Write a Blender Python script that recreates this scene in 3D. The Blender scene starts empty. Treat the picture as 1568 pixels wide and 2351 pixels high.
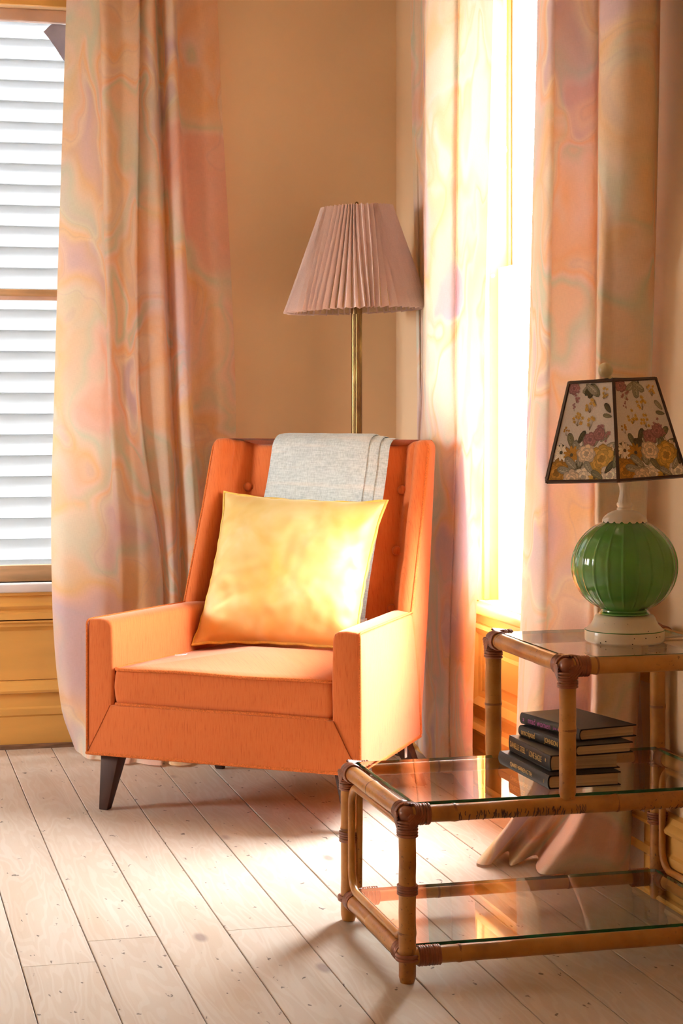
import bpy, bmesh, math, random
from mathutils import Vector, Matrix, noise as mnoise
sc = bpy.context.scene
COL = sc.collection
PI = math.pi
# ------------------------------------------------------------------ camera
EYE = 1.15
YAW = math.radians(14.5243)
SN, CS = math.sin(YAW), math.cos(YAW)
FPX = 4300.0
cam_d = bpy.data.cameras.new('camera'); cam = bpy.data.objects.new('camera', cam_d); COL.objects.link(cam)
cam.location = (0, 0, EYE); cam.rotation_euler = (PI/2, 0, -YAW)
cam_d.sensor_fit = 'VERTICAL'; cam_d.sensor_height = 36.0; cam_d.lens = 36.0*FPX/2351.0
cam_d.shift_y = -(2351/2 - 920)/2351.0
cam_d.clip_start = 0.05; cam_d.clip_end = 200
sc.camera = cam
# ------------------------------------------------------------------ world, lights, exposure
W = bpy.data.worlds.new('sky'); sc.world = W; W.use_nodes = True
bg = W.node_tree.nodes['Background']; bg.inputs[0].default_value = (0.93, 0.97, 1.0, 1); bg.inputs[1].default_value = 33.0
sc.view_settings.view_transform = 'Standard'; sc.view_settings.look = 'None'
sc.view_settings.gamma = 1.0; sc.view_settings.use_curve_mapping = False
sc.view_settings.exposure = 0.8
def lamp_obj(name, d, loc, rot):
    o = bpy.data.objects.new(name, d); COL.objects.link(o); o.location = loc; o.rotation_euler = rot; return o
sun = bpy.data.lights.new('sun', 'SUN'); sun.energy = 6.5; sun.angle = math.radians(78); sun.color = (1.0, 0.95, 0.89)   # low sun through haze
AZ, EL = math.radians(27), math.radians(38)
sv = Vector((-math.cos(AZ)*math.cos(EL), -math.sin(AZ)*math.cos(EL), -math.sin(EL)))
so = lamp_obj('sun', sun, (6, 8, 6), (0, 0, 0)); so.rotation_mode = 'QUATERNION'; so.rotation_quaternion = sv.to_track_quat('-Z', 'Y')
def portal(name, loc, rot, sx, sy):
    d = bpy.data.lights.new(name, 'AREA'); d.shape = 'RECTANGLE'; d.size = sx; d.size_y = sy
    d.cycles.is_portal = True
    return lamp_obj(name, d, loc, rot)
portal('portal_right', (2.0, 4.93, 1.506), (0, PI/2, 0), 1.95, 1.0)
portal('portal_back', (0.03, 6.53, 1.506), (-PI/2, 0, 0), 1.35, 1.95)
portal('portal_left', (-2.36, 5.35, 1.35), (0, -PI/2, 0), 0.82, 0.92)
sc.cycles.max_bounces = 10; sc.cycles.diffuse_bounces = 6; sc.cycles.transparent_max_bounces = 16
sc.cycles.sample_clamp_indirect = 12
# ------------------------------------------------------------------ helpers
def lin(r, g, b):
    f = lambda c: (c/255/12.92) if c/255 <= 0.04045 else ((c/255+0.055)/1.055)**2.4
    return (f(r), f(g), f(b), 1)
def x_on(px, Y):
    k = (px-784)/FPX; return Y*(SN+k*CS)/(CS-k*SN)
def y_on(px, X):
    k = (px-784)/FPX; return X*(CS-k*SN)/(SN+k*CS)
def z_on(py, X, Y):
    return EYE-(py-920)*(X*SN+Y*CS)/FPX
def smooth(a, b, x):
    t = max(0.0, min(1.0, (x-a)/(b-a))); return t*t*(3-2*t)
class MB:
    def __init__(s): s.v = []; s.f = []; s.uv = None; s.col = []
    def add(s, vs, fs):
        o = len(s.v); s.v += [tuple(p) for p in vs]; s.f += [tuple(i+o for i in f) for f in fs]; return s
    def box(s, x0, x1, y0, y1, z0, z1, bev=0.0, seg=2):
        return s.hexa([(x0,y0,z0),(x1,y0,z0),(x1,y1,z0),(x0,y1,z0),(x0,y0,z1),(x1,y0,z1),(x1,y1,z1),(x0,y1,z1)], bev, seg)
    def hexa(s, c, bev=0.0, seg=2):
        fs = [(0,3,2,1),(4,5,6,7),(0,1,5,4),(1,2,6,5),(2,3,7,6),(3,0,4,7)]
        if bev <= 0: return s.add(c, fs)
        bm = bmesh.new(); vs = [bm.verts.new(p) for p in c]
        for f in fs: bm.faces.new([vs[i] for i in f])
        bmesh.ops.bevel(bm, geom=bm.edges[:], offset=bev, segments=seg, profile=0.5, affect='EDGES')
        bm.verts.index_update()
        s.add([v.co[:] for v in bm.verts], [[v.index for v in f.verts] for f in bm.faces]); bm.free(); return s
    def tube(s, pts, r, seg=8, closed=False, caps=True):
        pts = [Vector(p) for p in pts]; n = len(pts)
        rr = r if isinstance(r, (list, tuple)) else [r]*n
        tans = []
        for i in range(n):
            a = pts[(i-1) % n] if (closed or i > 0) else pts[i]; b = pts[(i+1) % n] if (closed or i < n-1) else pts[i]
            t = (b-a); tans.append(t.normalized() if t.length > 1e-9 else Vector((0,0,1)))
        t0 = tans[0]; up = Vector((0,0,1)) if abs(t0.z) < 0.9 else Vector((1,0,0))
        nrm = (up-t0*up.dot(t0)).normalized(); rings = []
        for i in range(n):
            if i > 0:
                nrm = nrm-tans[i]*nrm.dot(tans[i])
                nrm = nrm.normalized() if nrm.length > 1e-6 else tans[i].orthogonal().normalized()
            bn = tans[i].cross(nrm)
            rings.append([pts[i]+(nrm*math.cos(2*PI*k/seg)+bn*math.sin(2*PI*k/seg))*rr[i] for k in range(seg)])
        s.rings(rings, wrap=closed, caps=caps and not closed); return s
    def rings(s, rings, wrap=False, caps=True):
        o = len(s.v); m = len(rings[0]); n = len(rings)
        for r in rings: s.v += [tuple(p) for p in r]
        for i in range(n if wrap else n-1):
            for k in range(m):
                a = o+i*m+k; b = o+i*m+(k+1) % m; j = (i+1) % n
                s.f.append((a, b, o+j*m+(k+1) % m, o+j*m+k))
        if caps and not wrap:
            s.f.append(tuple(o+k for k in range(m))[::-1]); s.f.append(tuple(o+(n-1)*m+k for k in range(m)))
        return s
    def lathe(s, prof, seg=48, cx=0, cy=0, fn=None, caps=True):
        rings = []
        for i, (r, z) in enumerate(prof):
            rings.append([(cx+(r*(fn(2*PI*k/seg, i) if fn else 1))*math.cos(2*PI*k/seg), cy+(r*(fn(2*PI*k/seg, i) if fn else 1))*math.sin(2*PI*k/seg), z) for k in range(seg)])
        return s.rings(rings, caps=caps)
    def torus(s, c, axis, R, r, seg=16, rs=6, sx=1.0):
        c = Vector(c); ax = Vector(axis).normalized(); u = ax.orthogonal().normalized(); w = ax.cross(u)
        s.tube([c+(u*math.cos(2*PI*i/seg)+w*math.sin(2*PI*i/seg))*R for i in range(seg)], r, rs, closed=True); return s
    def sphere(s, c, r, seg=16, rows=10, sc3=(1,1,1)):
        prof = [(max(1e-4, r*math.sin(PI*i/rows)), -r*math.cos(PI*i/rows)) for i in range(rows+1)]
        rings = [[(c[0]+p*math.cos(2*PI*k/seg)*sc3[0], c[1]+p*math.sin(2*PI*k/seg)*sc3[1], c[2]+z*sc3[2]) for k in range(seg)] for p, z in prof]
        return s.rings(rings)
    def grid(s, fn, nu, nv, uvf=None):
        o = len(s.v)
        for j in range(nv+1):
            for i in range(nu+1): s.v.append(tuple(fn(i/nu, j/nv)))
        for j in range(nv):
            for i in range(nu):
                a = o+j*(nu+1)+i; s.f.append((a, a+1, a+nu+2, a+nu+1))
        if uvf:
            s.uv = [uvf(i/nu, j/nv) for j in range(nv+1) for i in range(nu+1)]
        return s
def obj(name, mb, mat, parent=None, ang=40, smooth_all=True):
    me = bpy.data.meshes.new(name); me.from_pydata(mb.v, [], mb.f); me.validate()
    if smooth_all:
        me.polygons.foreach_set('use_smooth', [True]*len(me.polygons))
        me.set_sharp_from_angle(angle=math.radians(ang))
    if mb.uv:
        l = me.uv_layers.new(name='UVMap')
        for lp in me.loops: l.data[lp.index].uv = mb.uv[lp.vertex_index]
    me.materials.append(mat)
    o = bpy.data.objects.new(name, me); COL.objects.link(o)
    if parent: o.parent = parent
    return o
def thing(name, label, cat, loc=(0,0,0), rz=0, group=None):
    o = bpy.data.objects.new(name, None); COL.objects.link(o); o.empty_display_size = 0.1
    o.location = loc; o.rotation_euler = (0, 0, rz); return tag(o, label, cat, group)
def tag(o, label, cat, group=None):
    o['label'] = label; o['category'] = cat
    if group: o['group'] = group
    return o
def struct(o):
    o['kind'] = 'structure'; return o
def sempty(name):
    o = bpy.data.objects.new(name, None); COL.objects.link(o); return struct(o)
def catmull(pts, sub, closed=False):
    n = len(pts); out = []
    for i in range(n if closed else n-1):
        g = (lambda k: pts[k % n]) if closed else (lambda k: pts[max(0, min(n-1, k))])
        p0, p1, p2, p3 = g(i-1), g(i), g(i+1), g(i+2)
        for j in range(sub):
            t = j/sub
            out.append(tuple(0.5*((2*b)+(-a+c)*t+(2*a-5*b+4*c-d)*t*t+(-a+3*b-3*c+d)*t**3) for a, b, c, d in zip(p0, p1, p2, p3)))
    if not closed: out.append(tuple(pts[-1]))
    return out
# ------------------------------------------------------------------ materials
class NT:
    def __init__(s, name):
        s.m = bpy.data.materials.new(name); s.m.use_nodes = True; s.t = s.m.node_tree; s.b = s.t.nodes['Principled BSDF']; s.out = s.t.nodes['Material Output']
    def n(s, typ, **kw):
        x = s.t.nodes.new(typ)
        for k, v in kw.items():
            if k == 'inp':
                for a, b in v.items():
                    if hasattr(b, 'is_linked') or isinstance(b, bpy.types.NodeSocket): s.t.links.new(b, x.inputs[a])
                    else: x.inputs[a].default_value = b
            else: setattr(x, k, v)
        return x
    def l(s, a, b): s.t.links.new(a, b)
    def ramp(s, fac, stops, interp='LINEAR'):
        r = s.n('ShaderNodeValToRGB'); r.color_ramp.interpolation = interp; e = r.color_ramp.elements
        while len(e) < len(stops): e.new(0.5)
        for q, (p, c) in zip(e, stops): q.position = p; q.color = c if len(c) == 4 else (*c, 1)
        s.l(fac, r.inputs[0]); return r.outputs[0]
    def mix(s, fac, a, b, mode='MIX'):
        x = s.n('ShaderNodeMix', data_type='RGBA', blend_type=mode)
        for sock, v in ((x.inputs[0], fac), (x.inputs[6], a), (x.inputs[7], b)):
            if isinstance(v, bpy.types.NodeSocket): s.l(v, sock)
            else: sock.default_value = v
        return x.outputs[2]
    def math(s, op, a, b=0.0):
        x = s.n('ShaderNodeMath', operation=op)
        for i, v in enumerate((a, b)):
            if isinstance(v, bpy.types.NodeSocket): s.l(v, x.inputs[i])
            else: x.inputs[i].default_value = v
        return x.outputs[0]
    def coord(s, kind='Object', scale=(1,1,1), rand=False):
        tc = s.n('ShaderNodeTexCoord'); o = tc.outputs[kind]
        if rand:
            oi = s.n('ShaderNodeObjectInfo'); v = s.n('ShaderNodeVectorMath', operation='SCALE'); cx = s.n('ShaderNodeCombineXYZ')
            s.l(oi.outputs['Random'], cx.inputs[0]); s.l(oi.outputs['Random'], cx.inputs[1]); s.l(oi.outputs['Random'], cx.inputs[2])
            s.l(cx.outputs[0], v.inputs[0]); v.inputs['Scale'].default_value = 47.0
            ad = s.n('ShaderNodeVectorMath', operation='ADD'); s.l(o, ad.inputs[0]); s.l(v.outputs[0], ad.inputs[1]); o = ad.outputs[0]
        mp = s.n('ShaderNodeMapping'); mp.inputs['Scale'].default_value = scale; s.l(o, mp.inputs[0]); return mp.outputs[0]
    def noise(s, vec, scale=5, detail=3, rough=0.5, dist=0.0):
        x = s.n('ShaderNodeTexNoise'); x.inputs['Scale'].default_value = scale; x.inputs['Detail'].default_value = detail; x.inputs['Roughness'].default_value = rough; x.inputs['Distortion'].default_value = dist
        s.l(vec, x.inputs['Vector']); return x.outputs['Fac'], x.outputs['Color']
    def bump(s, h, strength=0.2, dist=0.002):
        x = s.n('ShaderNodeBump'); x.inputs['Strength'].default_value = strength; x.inputs['Distance'].default_value = dist
        s.l(h, x.inputs['Height']); s.l(x.outputs[0], s.b.inputs['Normal']); return x.outputs[0]
    def set(s, **kw):
        for k, v in kw.items():
            i = s.b.inputs[k.replace('_', ' ')]
            if isinstance(v, bpy.types.NodeSocket): s.l(v, i)
            else: i.default_value = v
        return s
def simple(name, col, rough=0.5, var=0.12, scale=8, bump=0.0, spec=0.5, metal=0.0, coat=0.0, vs=(1,1,1)):
    m = NT(name); v = m.coord('Object', vs); f, _ = m.noise(v, scale, 4)
    dark = tuple(c*(1-var) for c in col[:3])+(1,); lite = tuple(min(1, c*(1+var)) for c in col[:3])+(1,)
    m.set(Base_Color=m.ramp(f, [(0.3, dark), (0.7, lite)]), Roughness=rough, Metallic=metal)
    m.b.inputs['Specular IOR Level'].default_value = spec; m.b.inputs['Coat Weight'].default_value = coat
    if bump: m.bump(f, bump)
    return m.m
MAT = {}
MAT['wall'] = simple('wall_paint', (0.83, 0.61, 0.38, 1), 0.62, 0.04, 2.0, 0.03, 0.3)
MAT['yellow'] = simple('mustard_paint', (0.80, 0.45, 0.115, 1), 0.38, 0.07, 3.0, 0.05, 0.5, vs=(1,1,6))
MAT['ceil'] = simple('ceiling_paint', (0.6, 0.5, 0.38, 1), 0.8, 0.02, 2.0)
MAT['white'] = simple('white_sash_paint', (0.82, 0.80, 0.82, 1), 0.4, 0.05, 6.0, 0.05)
MAT['pinkish'] = simple('faded_pink_paint', (0.72, 0.52, 0.45, 1), 0.5, 0.08, 9.0, 0.05)
MAT['tanwood'] = simple('bare_sash_wood', (0.66, 0.44, 0.25, 1), 0.55, 0.15, 7.0, 0.08, vs=(1,4,8))
MAT['clap'] = simple('white_clapboard_paint', (0.46, 0.46, 0.47, 1), 0.6, 0.06, 5.0, 0.1, vs=(0.5,1,3))
MAT['ground'] = simple('outside_ground', (0.35, 0.35, 0.33, 1), 0.9, 0.2, 1.0)
MAT['subfloor'] = simple('dark_subfloor', (0.03, 0.02, 0.015, 1), 0.9)
MAT['darkleg'] = simple('dark_walnut_leg', lin(66, 36, 26), 0.55, 0.2, 10, 0.03, vs=(6,6,1))
MAT['cream'] = simple('cream_enamel', (0.80, 0.70, 0.54, 1), 0.28, 0.05, 12, 0.0, 0.5, coat=0.3)
MAT['bone'] = simple('bone_finial', (0.70, 0.58, 0.33, 1), 0.3, 0.08, 30)
MAT['bind'] = simple('brown_binding_tape', lin(72, 52, 38), 0.75, 0.12, 60, 0.1)
MAT['wrap'] = simple('rattan_lashing', lin(146, 82, 52), 0.36, 0.3, 45, 0.05, coat=0.15)
MAT['cover'] = simple('black_book_cloth', (0.016, 0.014, 0.015, 1), 0.5, 0.3, 250, 0.08, 0.4)
MAT['gold'] = simple('gold_foil', lin(224, 184, 110), 0.35, 0.1, 30, metal=0.3)
MAT['purple'] = simple('purple_foil', lin(176, 86, 158), 0.45, 0.1, 30)
MAT['greenline'] = simple('green_line_paint', lin(52, 122, 50), 0.35)
MAT['rope'] = simple('white_cotton_cord', (0.82, 0.80, 0.76, 1), 0.9, 0.1, 200, 0.3)

MAT['cable'] = simple('dark_cable', (0.04, 0.025, 0.018, 1), 0.5)
MAT['clearcord'] = simple('pale_lamp_cord', (0.7, 0.56, 0.42, 1), 0.4)
MAT['edge'] = simple('green_glass_edge', lin(22, 104, 74), 0.12, 0.3, 20, coat=0.4)
MAT['metaldark'] = simple('dark_metal', (0.06, 0.05, 0.04, 1), 0.4, metal=0.8)
def glass_mat(name, tint=(1,1,1,1), ior=1.5, rough=0.0):
    m = NT(name); m.t.nodes.remove(m.b)
    fr = m.n('ShaderNodeFresnel'); ge = m.n('ShaderNodeNewGeometry'); m.l(m.math('ADD', ior, m.math('MULTIPLY', ge.outputs['Backfacing'], 1/ior-ior)), fr.inputs[0])  # thin sheet: both faces reflect alike
    tr = m.n('ShaderNodeBsdfTransparent'); tr.inputs[0].default_value = tint
    gl = m.n('ShaderNodeBsdfGlossy'); gl.inputs['Roughness'].default_value = rough
    mx = m.n('ShaderNodeMixShader'); m.l(fr.outputs[0], mx.inputs[0]); m.l(tr.outputs[0], mx.inputs[1]); m.l(gl.outputs[0], mx.inputs[2])
    m.l(mx.outputs[0], m.out.inputs[0]); return m.m
MAT['pane'] = glass_mat('window_glass', (0.97, 0.98, 0.98, 1), 1.3)
MAT['tabletop'] = glass_mat('table_glass', (0.90, 0.95, 0.92, 1), 1.8)
def plank_mat():
    m = NT('bleached_pine')
    v = m.coord('Object', (1,1,1), True)
    mp = m.n('ShaderNodeMapping'); mp.inputs['Scale'].default_value = (7.0, 0.9, 1); m.l(v, mp.inputs[0])
    wf, wc = m.noise(mp.outputs[0], 1.3, 3, 0.55, 0.3)
    sx = m.n('ShaderNodeSeparateXYZ'); m.l(v, sx.inputs[0])
    ph = m.math('ADD', m.math('MULTIPLY', sx.outputs[0], 120.0), m.math('MULTIPLY', wf, 95.0))
    ring = m.math('SINE', ph)
    mp2 = m.n('ShaderNodeMapping'); mp2.inputs['Scale'].default_value = (160, 5, 1); m.l(v, mp2.inputs[0])
    gf, _ = m.noise(mp2.outputs[0], 1.0, 4, 0.6)
    base = m.ramp(wf, [(0.25, (0.52, 0.44, 0.365)), (0.5, (0.60, 0.53, 0.455)), (0.8, (0.53, 0.43, 0.335))])
    c = m.mix(m.math('MULTIPLY', m.ramp(ring, [(0.0, (1,1,1)), (0.55, (0,0,0))]), 0.17), base, (0.42, 0.26, 0.15, 1))
    c = m.mix(m.math('MULTIPLY', m.ramp(gf, [(0.5, (0,0,0)), (0.75, (1,1,1))]), 0.14), c, (0.40, 0.28, 0.19, 1))
    # per-board tint
    oi = m.n('ShaderNodeObjectInfo'); c = m.mix(0.5, c, m.ramp(oi.outputs['Random'], [(0, (0.88, 0.86, 0.84)), (1, (1.0, 1.0, 1.0))]), 'MULTIPLY')
    # knots
    vo = m.n('ShaderNodeTexVoronoi'); vo.inputs['Scale'].default_value = 1.0; mk = m.n('ShaderNodeMapping'); mk.inputs['Scale'].default_value = (7.5, 3.2, 1); m.l(v, mk.inputs[0]); m.l(mk.outputs[0], vo.inputs['Vector'])
    kn = m.ramp(vo.outputs['Distance'], [(0.07, (1,1,1)), (0.14, (0,0,0))])
    sel = m.math('GREATER_THAN', m.n('ShaderNodeSeparateColor', inp={0: vo.outputs['Color']}).outputs[0], 0.5)
    c = m.mix(m.math('MULTIPLY', m.math('MULTIPLY', kn, sel), 0.75), c, (0.24, 0.17, 0.15, 1))
    # nail flecks and worm holes
    for scl, lo, hi, thr in (((20, 13, 1), 0.07, 0.12, 0.50), ((42, 16, 1), 0.08, 0.16, 0.74)):
        v2 = m.n('ShaderNodeTexVoronoi'); v2.inputs['Scale'].default_value = 1.0; m2 = m.n('ShaderNodeMapping'); m2.inputs['Scale'].default_value = scl; m.l(v, m2.inputs[0])
        dv = m.n('ShaderNodeVectorMath', operation='ADD'); m.l(m2.outputs[0], dv.inputs[0]); m.l(m.noise(m2.outputs[0], 2.0, 2)[1], dv.inputs[1]); m.l(dv.outputs[0], v2.inputs['Vector'])
        k2 = m.ramp(v2.outputs['Distance'], [(lo, (1,1,1)), (hi, (0,0,0))])
        s2 = m.math('GREATER_THAN', m.n('ShaderNodeSeparateColor', inp={0: v2.outputs['Color']}).outputs[1], thr)
        c = m.mix(m.math('MULTIPLY', m.math('MULTIPLY', k2, s2), 0.85), c, (0.07, 0.045, 0.035, 1))
    m.set(Base_Color=c, Roughness=0.55); m.b.inputs['Specular IOR Level'].default_value = 0.35
    m.bump(gf, 0.12, 0.001); return m.m
MAT['plank'] = plank_mat()
def fabric_orange():
    m = NT('orange_slub_upholstery')
    tc = m.n('ShaderNodeTexCoord'); sx = m.n('ShaderNodeSeparateXYZ'); m.l(tc.outputs['Object'], sx.inputs[0])
    h = m.math('ADD', sx.outputs[0], m.math('MULTIPLY', sx.outputs[1], 0.83))
    cb = m.n('ShaderNodeCombineXYZ'); m.l(m.math('MULTIPLY', h, 330.0), cb.inputs[0]); m.l(m.math('MULTIPLY', sx.outputs[2], 22.0), cb.inputs[1]); m.l(m.math('MULTIPLY', sx.outputs[1], 9.0), cb.inputs[2])
    f, _ = m.noise(cb.outputs[0], 1.0, 3, 0.6)
    cb2 = m.n('ShaderNodeCombineXYZ'); m.l(m.math('MULTIPLY', h, 900.0), cb2.inputs[0]); m.l(m.math('MULTIPLY', sx.outputs[2], 700.0), cb2.inputs[1]); m.l(m.math('MULTIPLY', sx.outputs[1], 300.0), cb2.inputs[2])
    w, _ = m.noise(cb2.outputs[0], 1.0, 2, 0.7)
    c = m.ramp(f, [(0.28, (0.52, 0.090, 0.018)), (0.42, (0.65, 0.140, 0.030)), (0.60, (0.68, 0.165, 0.040)), (0.74, (0.60, 0.115, 0.026))])
    c = m.mix(m.math('MULTIPLY', w, 0.22), c, (0.78, 0.28, 0.11, 1))
    m.set(Base_Color=c, Roughness=0.92); m.b.inputs['Specular IOR Level'].default_value = 0.12
    m.b.inputs['Sheen Weight'].default_value = 0.4; m.b.inputs['Sheen Roughness'].default_value = 0.5; m.b.inputs['Sheen Tint'].default_value = (1.0, 0.80, 0.62, 1)
    m.bump(m.math('ADD', m.math('MULTIPLY', f, 0.6), w), 0.35, 0.0012); return m.m
MAT['orange'] = fabric_orange()
MAT['piping'] = simple('orange_piping_cord', (0.66, 0.17, 0.045, 1), 0.9, 0.25, 300, 0.3, 0.1)
MAT['seam'] = simple('dark_seam_thread', (0.30, 0.06, 0.015, 1), 0.9, 0.2, 200, 0.0, 0.1)
def curtain_mat(name, off, trans):
    m = NT(name)
    tc = m.n('ShaderNodeTexCoord'); ad = m.n('ShaderNodeVectorMath', operation='ADD'); m.l(tc.outputs['UV'], ad.inputs[0]); ad.inputs[1].default_value = (off, off*0.7, 0)
    v = ad.outputs[0]
    _, w1 = m.noise(v, 2.6, 2, 0.5)
    sub = m.n('ShaderNodeVectorMath', operation='MULTIPLY_ADD'); m.l(w1, sub.inputs[0]); sub.inputs[1].default_value = (0.75, 0.75, 0); m.l(v, sub.inputs[2])
    a, _ = m.noise(sub.outputs[0], 2.0, 1, 0.4, 0.3)
    b, _ = m.noise(sub.outputs[0], 3.3, 1, 0.4, 0.5)
    c1 = m.ramp(a, [(0.30, (0.72, 0.56, 0.62)), (0.38, (0.90, 0.62, 0.52)), (0.45, (0.92, 0.62, 0.32)), (0.51, (0.92, 0.72, 0.54)), (0.56, (0.74, 0.74, 0.58)), (0.61, (0.92, 0.70, 0.60)), (0.66, (0.90, 0.56, 0.46))])
    c2 = m.ramp(b, [(0.33, (0.66, 0.54, 0.62)), (0.41, (0.93, 0.80, 0.66)), (0.49, (0.94, 0.60, 0.34)), (0.54, (0.93, 0.74, 0.64)), (0.60, (0.70, 0.73, 0.58)), (0.66, (0.92, 0.68, 0.50))])
    k, _ = m.noise(sub.outputs[0], 1.7, 1, 0.4, 0.3)
    c = m.mix(m.ramp(k, [(0.36, (0.1,0.1,0.1)), (0.64, (0.9,0.9,0.9))]), c1, c2)
    # fine swirl outlines
    sw = m.math('ABSOLUTE', m.math('SUBTRACT', b, 0.44)); ln = m.ramp(sw, [(0.0, (1,1,1)), (0.016, (0,0,0))])
    c = m.mix(m.math('MULTIPLY', ln, 0.20), c, (0.60, 0.44, 0.46, 1))
    m1 = m.n('ShaderNodeMapping'); m1.inputs['Scale'].default_value = (900, 60, 1); m.l(v, m1.inputs[0]); m2 = m.n('ShaderNodeMapping'); m2.inputs['Scale'].default_value = (60, 900, 1); m.l(v, m2.inputs[0])
    wv = m.math('ADD', m.noise(m1.outputs[0], 1, 1)[0], m.noise(m2.outputs[0], 1, 1)[0])
    c = m.mix(0.35, c, m.ramp(m.math('MULTIPLY', wv, 0.5), [(0.36, (0.78, 0.75, 0.72)), (0.6, (1,1,1))]), 'MULTIPLY')
    m.set(Base_Color=c, Roughness=0.95); m.b.inputs['Specular IOR Level'].default_value = 0.05
    bn = m.bump(wv, 0.15, 0.0006)
    tr = m.n('ShaderNodeBsdfTranslucent'); m.l(c, tr.inputs[0])
    mx = m.n('ShaderNodeMixShader'); mx.inputs[0].default_value = trans; m.l(m.b.outputs[0], mx.inputs[1]); m.l(tr.outputs[0], mx.inputs[2]); m.l(mx.outputs[0], m.out.inputs[0])
    return m.m
def cloth_tr(name, col, k, bscale=300):
    m = NT(name); v = m.coord('Object'); f, _ = m.noise(v, bscale, 2)
    c = m.ramp(f, [(0.3, tuple(x*0.88 for x in col[:3])), (0.7, col)])
    m.set(Base_Color=c, Roughness=0.95); m.b.inputs['Specular IOR Level'].default_value = 0.05; m.bump(f, 0.1, 0.0005)
    tr = m.n('ShaderNodeBsdfTranslucent'); m.l(c, tr.inputs[0])
    mx = m.n('ShaderNodeMixShader'); mx.inputs[0].default_value = k; m.l(m.b.outputs[0], mx.inputs[1]); m.l(tr.outputs[0], mx.inputs[2]); m.l(mx.outputs[0], m.out.inputs[0])
    return m.m
MAT['scrap'] = cloth_tr('grey_paper', (0.55, 0.52, 0.58), 0.5, 30)
MAT['lining'] = cloth_tr('pale_curtain_lining', (0.80, 0.66, 0.60), 0.3)
MAT['pink'] = cloth_tr('pink_pleated_linen', (0.82, 0.64, 0.59), 0.05, 500)
MAT['shadelin'] = cloth_tr('shade_liner', (0.70, 0.52, 0.34), 0.15, 200)
MAT['panelcloth'] = cloth_tr('printed_linen_ground', (0.88, 0.80, 0.72), 0.22, 400)
def velvet():
    m = NT('yellow_velvet'); v = m.coord('Object'); f, _ = m.noise(v, 7, 3, 0.55, 0.4)
    mp = m.n('ShaderNodeMapping'); mp.inputs['Scale'].default_value = (700, 700, 120); m.l(v, mp.inputs[0]); w, _ = m.noise(mp.outputs[0], 1, 2)
    c = m.ramp(f, [(0.3, (0.72, 0.47, 0.11)), (0.55, (0.76, 0.57, 0.21)), (0.72, (0.80, 0.64, 0.30))])
    m.set(Base_Color=c, Metallic=0.22, Roughness=m.math('ADD', m.math('MULTIPLY', f, 0.2), 0.40)); m.b.inputs['Specular IOR Level'].default_value = 0.5
    m.b.inputs['Sheen Weight'].default_value = 0.5; m.b.inputs['Sheen Roughness'].default_value = 0.3; m.b.inputs['Sheen Tint'].default_value = (1.0, 0.88, 0.5, 1)
    m.b.inputs['Anisotropic'].default_value = 0.4
    m.bump(m.math('ADD', f, m.math('MULTIPLY', w, 0.12)), 0.10, 0.004); return m.m
MAT['velvet'] = velvet()
MAT['velvetpipe'] = simple('yellow_piping', (0.78, 0.52, 0.10, 1), 0.6, 0.1, 90)
def throw_mat():
    m = NT('pale_grey_wool'); v = m.coord('Object')
    mp = m.n('ShaderNodeMapping'); mp.inputs['Scale'].default_value = (420, 90, 90); m.l(v, mp.inputs[0]); a, _ = m.noise(mp.outputs[0], 1, 2)
    m2 = m.n('ShaderNodeMapping'); m2.inputs['Scale'].default_value = (40, 300, 300); m.l(v, m2.inputs[0]); b, _ = m.noise(m2.outputs[0], 1, 2)
    m3 = m.n('ShaderNodeMapping'); m3.inputs['Scale'].default_value = (2, 26, 26); m.l(v, m3.inputs[0]); g, _ = m.noise(m3.outputs[0], 1, 2)
    c = m.ramp(m.math('MULTIPLY', m.math('ADD', a, b), 0.5), [(0.36, (0.40, 0.47, 0.49)), (0.62, (0.60, 0.67, 0.68))])
    c = m.mix(m.math('MULTIPLY', m.ramp(g, [(0.56, (0,0,0)), (0.66, (1,1,1))]), 0.35), c, (0.78, 0.70, 0.62, 1))
    m.set(Base_Color=c, Roughness=0.95); m.b.inputs['Specular IOR Level'].default_value = 0.05; m.b.inputs['Sheen Weight'].default_value = 0.3
    m.bump(m.math('ADD', a, b), 0.4, 0.0015); return m.m
MAT['throw'] = throw_mat()
def bamboo_mat():
    m = NT('varnished_bamboo'); v = m.coord('Object', (1,1,1), True)
    f, _ = m.noise(v, 9, 4, 0.6); s, _ = m.noise(v, 140, 2, 0.6); g, _ = m.noise(v, 4, 2)
    c = m.ramp(f, [(0.3, (0.34, 0.12, 0.022)), (0.5, (0.52, 0.22, 0.042)), (0.72, (0.60, 0.29, 0.075))])
    c = m.mix(m.math('MULTIPLY', m.ramp(s, [(0.62, (0,0,0)), (0.72, (1,1,1))]), m.ramp(g, [(0.45, (0,0,0)), (0.65, (1,1,1))])), c, (0.13, 0.05, 0.02, 1))
    m.set(Base_Color=c, Roughness=0.36); m.b.inputs['Coat Weight'].default_value = 0.1; m.b.inputs['Coat Roughness'].default_value = 0.15
    m.bump(f, 0.08, 0.002); return m.m
MAT['bamboo'] = bamboo_mat()
MAT['node'] = simple('bamboo_node', (0.26, 0.10, 0.03, 1), 0.4, 0.3, 40)
MAT['burn'] = simple('burn_mark', (0.10, 0.035, 0.012, 1), 0.4, 0.3, 40)
def brass_mat():
    m = NT('aged_brass'); v = m.coord('Object', (1,1,0.25)); f, _ = m.noise(v, 26, 4, 0.65)
    c = m.ramp(f, [(0.35, (0.16, 0.075, 0.035)), (0.55, (0.30, 0.18, 0.06)), (0.72, (0.62, 0.42, 0.14))])
    m.set(Base_Color=c, Metallic=0.85, Roughness=0.35); return m.m
MAT['brass'] = brass_mat()
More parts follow.
